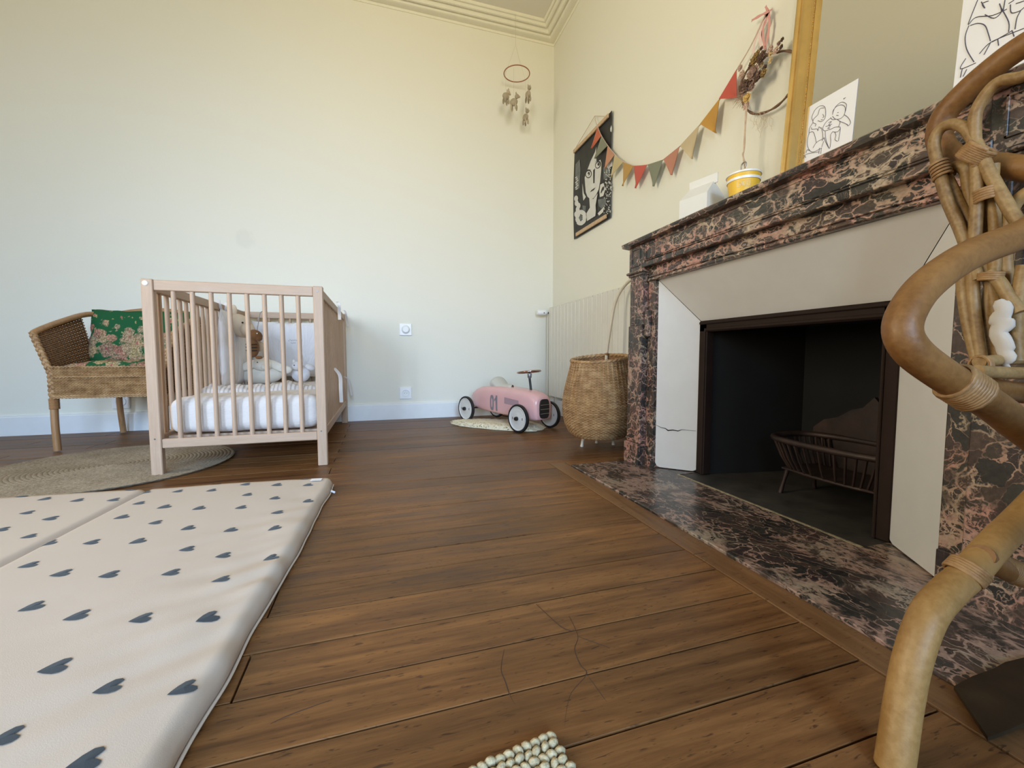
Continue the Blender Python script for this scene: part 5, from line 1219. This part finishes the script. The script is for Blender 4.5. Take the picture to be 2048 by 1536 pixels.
def animal(x, y_, z, s, rz, seed):
    MB().tube([(x, y_, 0), (x, y_, z)], 0.0007, 4).build('hanging_thread', thr, mo_)
    R_ = Matrix.Rotation(rz, 3, 'Z'); c = Vector((x, y_, z-0.045*s)); L = []
    for (p, r) in [((0, 0, 0), (.030, .020, .026)), ((.024, 0, .036), (.016, .014, .016)), ((.020, .008, .054), (.005, .004, .009)), ((.020, -.008, .054), (.005, .004, .009)), ((.040, 0, .030), (.009, .008, .008))]: L.append((c+R_ @ Vector(p)*s, Vector(r)*s))
    for dx in (-.016, .018):
        for dy in (-.011, .011): L.append((c+R_ @ Vector((dx, dy, -.036))*s, Vector((.0075, .0075, .022))*s))
    mm = MB()
    for p, r in L: mm.ball(p, r, 10, 7, R_)
    o = mm.build('felt_animal', felt, mo_, smooth=80); return o
animal(-0.098, -0.020, -0.155, 1.05, 0.4, 1); animal(-0.045, -0.06, -0.21, 1.1, -0.6, 2); animal(0.080, -0.045, -0.125, 1.05, -1.5, 3); animal(0.088, 0.04, -0.255, 1.05, -1.3, 4)

# ---------------------------------------------------------------- chunky knitted rug corner
kn = NT('cream_wool', 0.95, 0.15); v = kn.coord(); n1 = kn.noise(v, 180, 4, 0.7); kn.col(kn.ramp(n1.outputs[0], [(0.35, (0.38, 0.31, 0.185)), (0.65, (0.60, 0.51, 0.33))])); kn.bump(n1.outputs[0], 0.8, 0.003)
ko = PZ(0.012, 1106, 1458); k1 = (PZ(0.012, 935, 1534)-ko); k1.z = 0; k1.normalize(); k2 = PZ(0.012, 1152, 1534)-ko; k2.z = 0; k2.normalize()
kr = thing('knitted_rug', 'corner of a cream chunky knitted rug on the floorboards', 'rug', (ko.x, ko.y-0.2, 0))
m = MB(); q = random.Random(4); ns_ = 0.0125
for i in range(34):
    for j in range(34):
        c = ko+k1*(i+0.4+0.3*(j % 2))*ns_+k2*(j+0.4)*ns_*0.95
        rt = Matrix.Rotation(math.atan2(k1.y, k1.x)+q.uniform(-.5, .5)+(0.5 if j % 2 else -0.5), 3, 'Z')
        m.ball((c.x+q.uniform(-.001, .001), c.y+q.uniform(-.001, .001), 0.0085+q.uniform(-.001, .001)), (0.0080, 0.0056, 0.0062), 8, 5, rt)
o = up(m.build('knit_stitches', kn.m, smooth=80), kr); o['kind'] = 'stuff'
e = 34*ns_
up(MB().slab([ko+Vector((0, 0, -0.008)), ko+k1*e+Vector((0, 0, -0.008)), ko+k1*e+k2*e*0.95+Vector((0, 0, -0.008)), ko+k2*e*0.95+Vector((0, 0, -0.008))], (0, 0, -0.003)).build('rug_backing', kn.m), kr)

# ---------------------------------------------------------------- dark cloth, bottom right
dk = plain('dark_brown_leather', (0.030, 0.017, 0.007), 0.85, spec=0.15, var=0.3, bump=0.2)
a_ = [PZ(0.012, *p) for p in [(1908, 1372), (1930, 1405), (1976, 1474), (2020, 1458), (2060, 1440)]]; b_ = [PZ(0.014, *p) for p in [(1908, 1372), (1945, 1352), (1985, 1338), (2010, 1324), (2060, 1312)]]
ext_ = [Vector((1.02, 0.20, 0.012)), Vector((1.05, 0.38, 0.012))]
poly = [a_[0], a_[1], a_[2], a_[3], a_[4], ext_[0], ext_[1]]+[b_[4], b_[3], b_[2], b_[1]]
o = MB().slab(poly, (0, 0, -0.006)).build('leather_cloth', dk); tag(o, 'dark brown cloth corner lying over the near end of the marble hearth', 'cloth')

# ---------------------------------------------------------------- rattan chair, right foreground
rt = thing('rattan_chair', 'honey coloured rattan armchair with looped back standing by the hearth', 'chair', (0.75, 0.35, 0.0))
def pole_mat(name, c1, c2):
    t = NT(name, 0.48, 0.35); v = t.coord(); n1 = t.noise(v, 9, 4, 0.6, 0.5); n2 = t.noise(v, 120, 3)
    t.col(t.ramp(t.math('ADD', t.math('MULTIPLY', n1.outputs[0], 0.65), t.math('MULTIPLY', n2.outputs[0], 0.35)), [(0.38, c2), (0.60, c1)])); t.bump(t.math('ADD', n2.outputs[0], t.noise(v, 35, 4, 0.7).outputs[0]), 0.25, 0.0015); return t.m
M['pole'] = pole_mat('rattan_pole', (0.225, 0.105, 0.030), (0.135, 0.055, 0.014)); M['pole_l'] = pole_mat('rattan_pale_pole', (0.40, 0.235, 0.085), (0.28, 0.15, 0.045)); M['thin'] = pole_mat('rattan_thin', (0.33, 0.21, 0.085), (0.17, 0.09, 0.030)); M['bind'] = pole_mat('rattan_binding', (0.36, 0.21, 0.09), (0.20, 0.10, 0.036))
def BP(x, y, dep, lim=1.06):      # the chair back stays in front of the mantel
    return DP(x, y, min(dep, lim/ray(x, y).x))
def rp(name, pts, r, mat, n=14, k=7): return up(MB().tube(spline([BP(*p, (1.030-0.009*((int(pts[0][0]) // 3) % 4)) if 'strand' in name else 1.06) for p in pts], k), r, n).build(name, mat, smooth=70), rt)
rp('arm_pole', [(2160, 405, .66), (2048, 466, .61), (1950, 505, .585), (1880, 547, .565), (1829, 597, .55), (1804, 654, .54), (1824, 702, .54), (1884, 749, .55), (1940, 783, .56), (1997, 821, .575), (2048, 861, .59), (2160, 945, .64)], 0.0205, M['pole'], 18)
rp('front_leg', [(1787, 1538, .531), (1793, 1500, .532), (1808, 1400, .54), (1827, 1310, .545), (1857, 1230, .555), (1896, 1183, .575), (1939, 1144, .60), (1992, 1085, .63), (2048, 1030, .66), (2170, 905, .74)], 0.0195, M['pole_l'], 18)
rp('back_rail', [(2170, 25, .92), (2048, 91, .88), (1973, 146, .86), (1922, 192, .85), (1888, 232, .845), (1878, 272, .845), (1893, 303, .85), (1928, 322, .86), (1990, 330, .875), (2048, 337, .89), (2160, 345, .92)], 0.0205, M['pole'], 18)
rp('stretcher', [(1962, 1110, .605), (2000, 1135, .63), (2048, 1155, .66), (2150, 1180, .72)], 0.0150, M['pole'], 14)
rp('seat_hoop', [(1958, 724, .70), (2000, 720, .715), (2048, 718, .73), (2160, 716, .76)], 0.0095, M['thin'], 12)
rp('seat_hoop', [(1955, 742, .67), (1995, 745, .68), (2048, 746, .69), (2160, 745, .72)], 0.0098, M['thin'], 12)
rp('seat_rail', [(1930, 765, .70), (1990, 778, .715), (2048, 786, .73), (2160, 790, .75)], 0.0180, M['pole'], 14)
T_ = 0.0094
strands = [
    [(1955, 560, .80), (1925, 470, .80), (1893, 395, .80), (1876, 330, .80), (1868, 288, .80), (1879, 260, .80), (1903, 248, .80), (1930, 256, .80), (1946, 278, .80), (1958, 300, .80), (1978, 345, .80), (2003, 390, .80), (2030, 435, .80), (2060, 470, .80)],
    [(2110, 115, .82), (2048, 152, .815), (2002, 162, .81), (1975, 185, .805), (1952, 225, .80), (1949, 270, .795), (1953, 320, .795), (1953, 400, .80), (1950, 470, .80), (1945, 540, .80), (1948, 620, .79), (1962, 722, .78)],
    [(1888, 345, .81), (1915, 400, .81), (1940, 450, .81), (1965, 520, .81), (1988, 600, .80), (1996, 725, .78)],
    [(1898, 352, .82), (1905, 336, .82), (1920, 332, .82), (1932, 344, .82), (1938, 380, .82), (1946, 430, .82)],
    [(1968, 335, .82), (1972, 385, .82), (1976, 440, .82), (1984, 500, .82), (2000, 580, .81), (2030, 640, .80), (2050, 700, .80)],
    [(1985, 330, .83), (1983, 390, .83), (1990, 450, .83), (1990, 530, .83), (1975, 620, .82), (1983, 724, .80)],
    [(2100, 360, .84), (2040, 395, .83), (2018, 440, .82), (2010, 500, .82), (2018, 600, .81), (2030, 720, .80)],
    [(1978, 545, .79), (2000, 565, .79), (2018, 595, .79), (2040, 625, .79)],
    [(2048, 530, .81), (2036, 600, .80), (2032, 660, .80), (2034, 722, .80)],
    [(1930, 500, .82), (1925, 560, .82), (1935, 640, .81), (1955, 722, .80)]]
for s_ in strands: rp('back_strand', s_, T_, M['thin'], 10, 6)
def bind(c0, c1, r, turns, dep, mat=M['bind'], tr=0.0026):
    """flat cane wrapped round a pole between two photo points"""
    a, b = BP(c0[0], c0[1], dep, 1.004), BP(c1[0], c1[1], dep, 1.004); ax = (b-a).normalized(); e1 = ax.orthogonal().normalized(); e2 = ax.cross(e1); pts = []
    N = turns*16
    for i in range(N+1): t = i/N; an = 2*PI*turns*t; pts.append(a+(b-a)*t+(e1*math.cos(an)+e2*math.sin(an))*r)
    return up(MB().tube(pts, tr, 6).build('binding', mat, smooth=60), rt)
bind((1938, 322), (1966, 294), 0.0215, 8, .79, tr=0.0036); bind((1886, 355), (1876, 325), 0.0128, 5, .80); bind((1975, 402), (1972, 378), 0.0150, 5, .82)
bind((1906, 762), (1950, 790), 0.0230, 9, .556, tr=0.0036); bind((1925, 1152), (1943, 1134), 0.0212, 5, .592, tr=0.0028); bind((1968, 1113), (2048, 1153), 0.0158, 24, .64, tr=0.0022)
bind((1980, 560), (1984, 545), 0.014, 4, .79)
bind((1958, 733), (1964, 733), 0.017, 3, .70)
cl = spline([PX(0.992, *p) for p in [(2004, 598), (2007, 630), (1999, 662), (2010, 700), (2016, 728), (2020, 748)]], 6); nc = len(cl)
m = MB().tube([p+Vector((0, 0.002*math.sin(i*1.1), 0)) for i, p in enumerate(cl)], [0.002+0.0120*math.sin(PI*(i/(nc-1))**0.6)*(1+0.12*math.sin(i*0.9)) for i in range(nc)], 14, flat=0.5)
m.v = [(x+0.003*nz(x*60, y*60, z*50), y+0.004*nz(x*50+3, y*50, z*40), z) for x, y, z in m.v]
o = m.build('white_cloth', cloth('white_cotton', (0.50, 0.46, 0.41)), smooth=80); tag(o, 'small white cloth caught behind the rattan chair back strands', 'cloth')

# the rest of the chair, beyond the frame: seat, back, far arm and the other legs, added to shade the floor at bottom right
def wp(name, pts, r, mat, n=12): return up(MB().tube(spline([Vector(p) for p in pts], 6), r, n).build(name, mat, smooth=70), rt)
m = MB()
for k in range(30):
    x = 0.70+0.012*k; y1_ = min(0.02+0.36*(x-0.2)/0.85+0.02, 0.40)*0.9-0.02; m.tube([(x, -0.22, 0.462), (x, y1_*0.5-0.1, 0.458), (x, y1_, 0.462)], 0.0055, 5)
up(m.build('woven_seat', M['thin'], smooth=60), rt)['kind'] = 'stuff'
up(MB().box((0.58, -0.23, 0.440), (1.06, 0.20, 0.452)).build('seat_shade_base', M['bind']), rt)  # unseen solid board under the seat, widened to darken the floor below
wp('front_leg', [(0.62, -0.24, 0.0), (0.64, -0.24, 0.20), (0.72, -0.24, 0.33), (0.86, -0.24, 0.44)], 0.0195, M['pole_l'])
wp('rear_leg', [(1.04, -0.22, 0.0), (1.03, -0.21, 0.25), (1.02, -0.20, 0.46)], 0.0190, M['pole_l'])
wp('arm_pole', [(1.05, -0.18, 0.86), (0.90, -0.24, 0.70), (0.70, -0.26, 0.62), (0.63, -0.26, 0.55), (0.70, -0.25, 0.48), (0.95, -0.22, 0.44)], 0.0205, M['pole'])
for k in range(7): wp('back_strand', [(1.02, -0.16+0.06*k, 0.46), (1.03, -0.15+0.06*k, 0.72), (1.04, -0.14+0.055*k, 0.98)], 0.0112, M['thin'], 8)
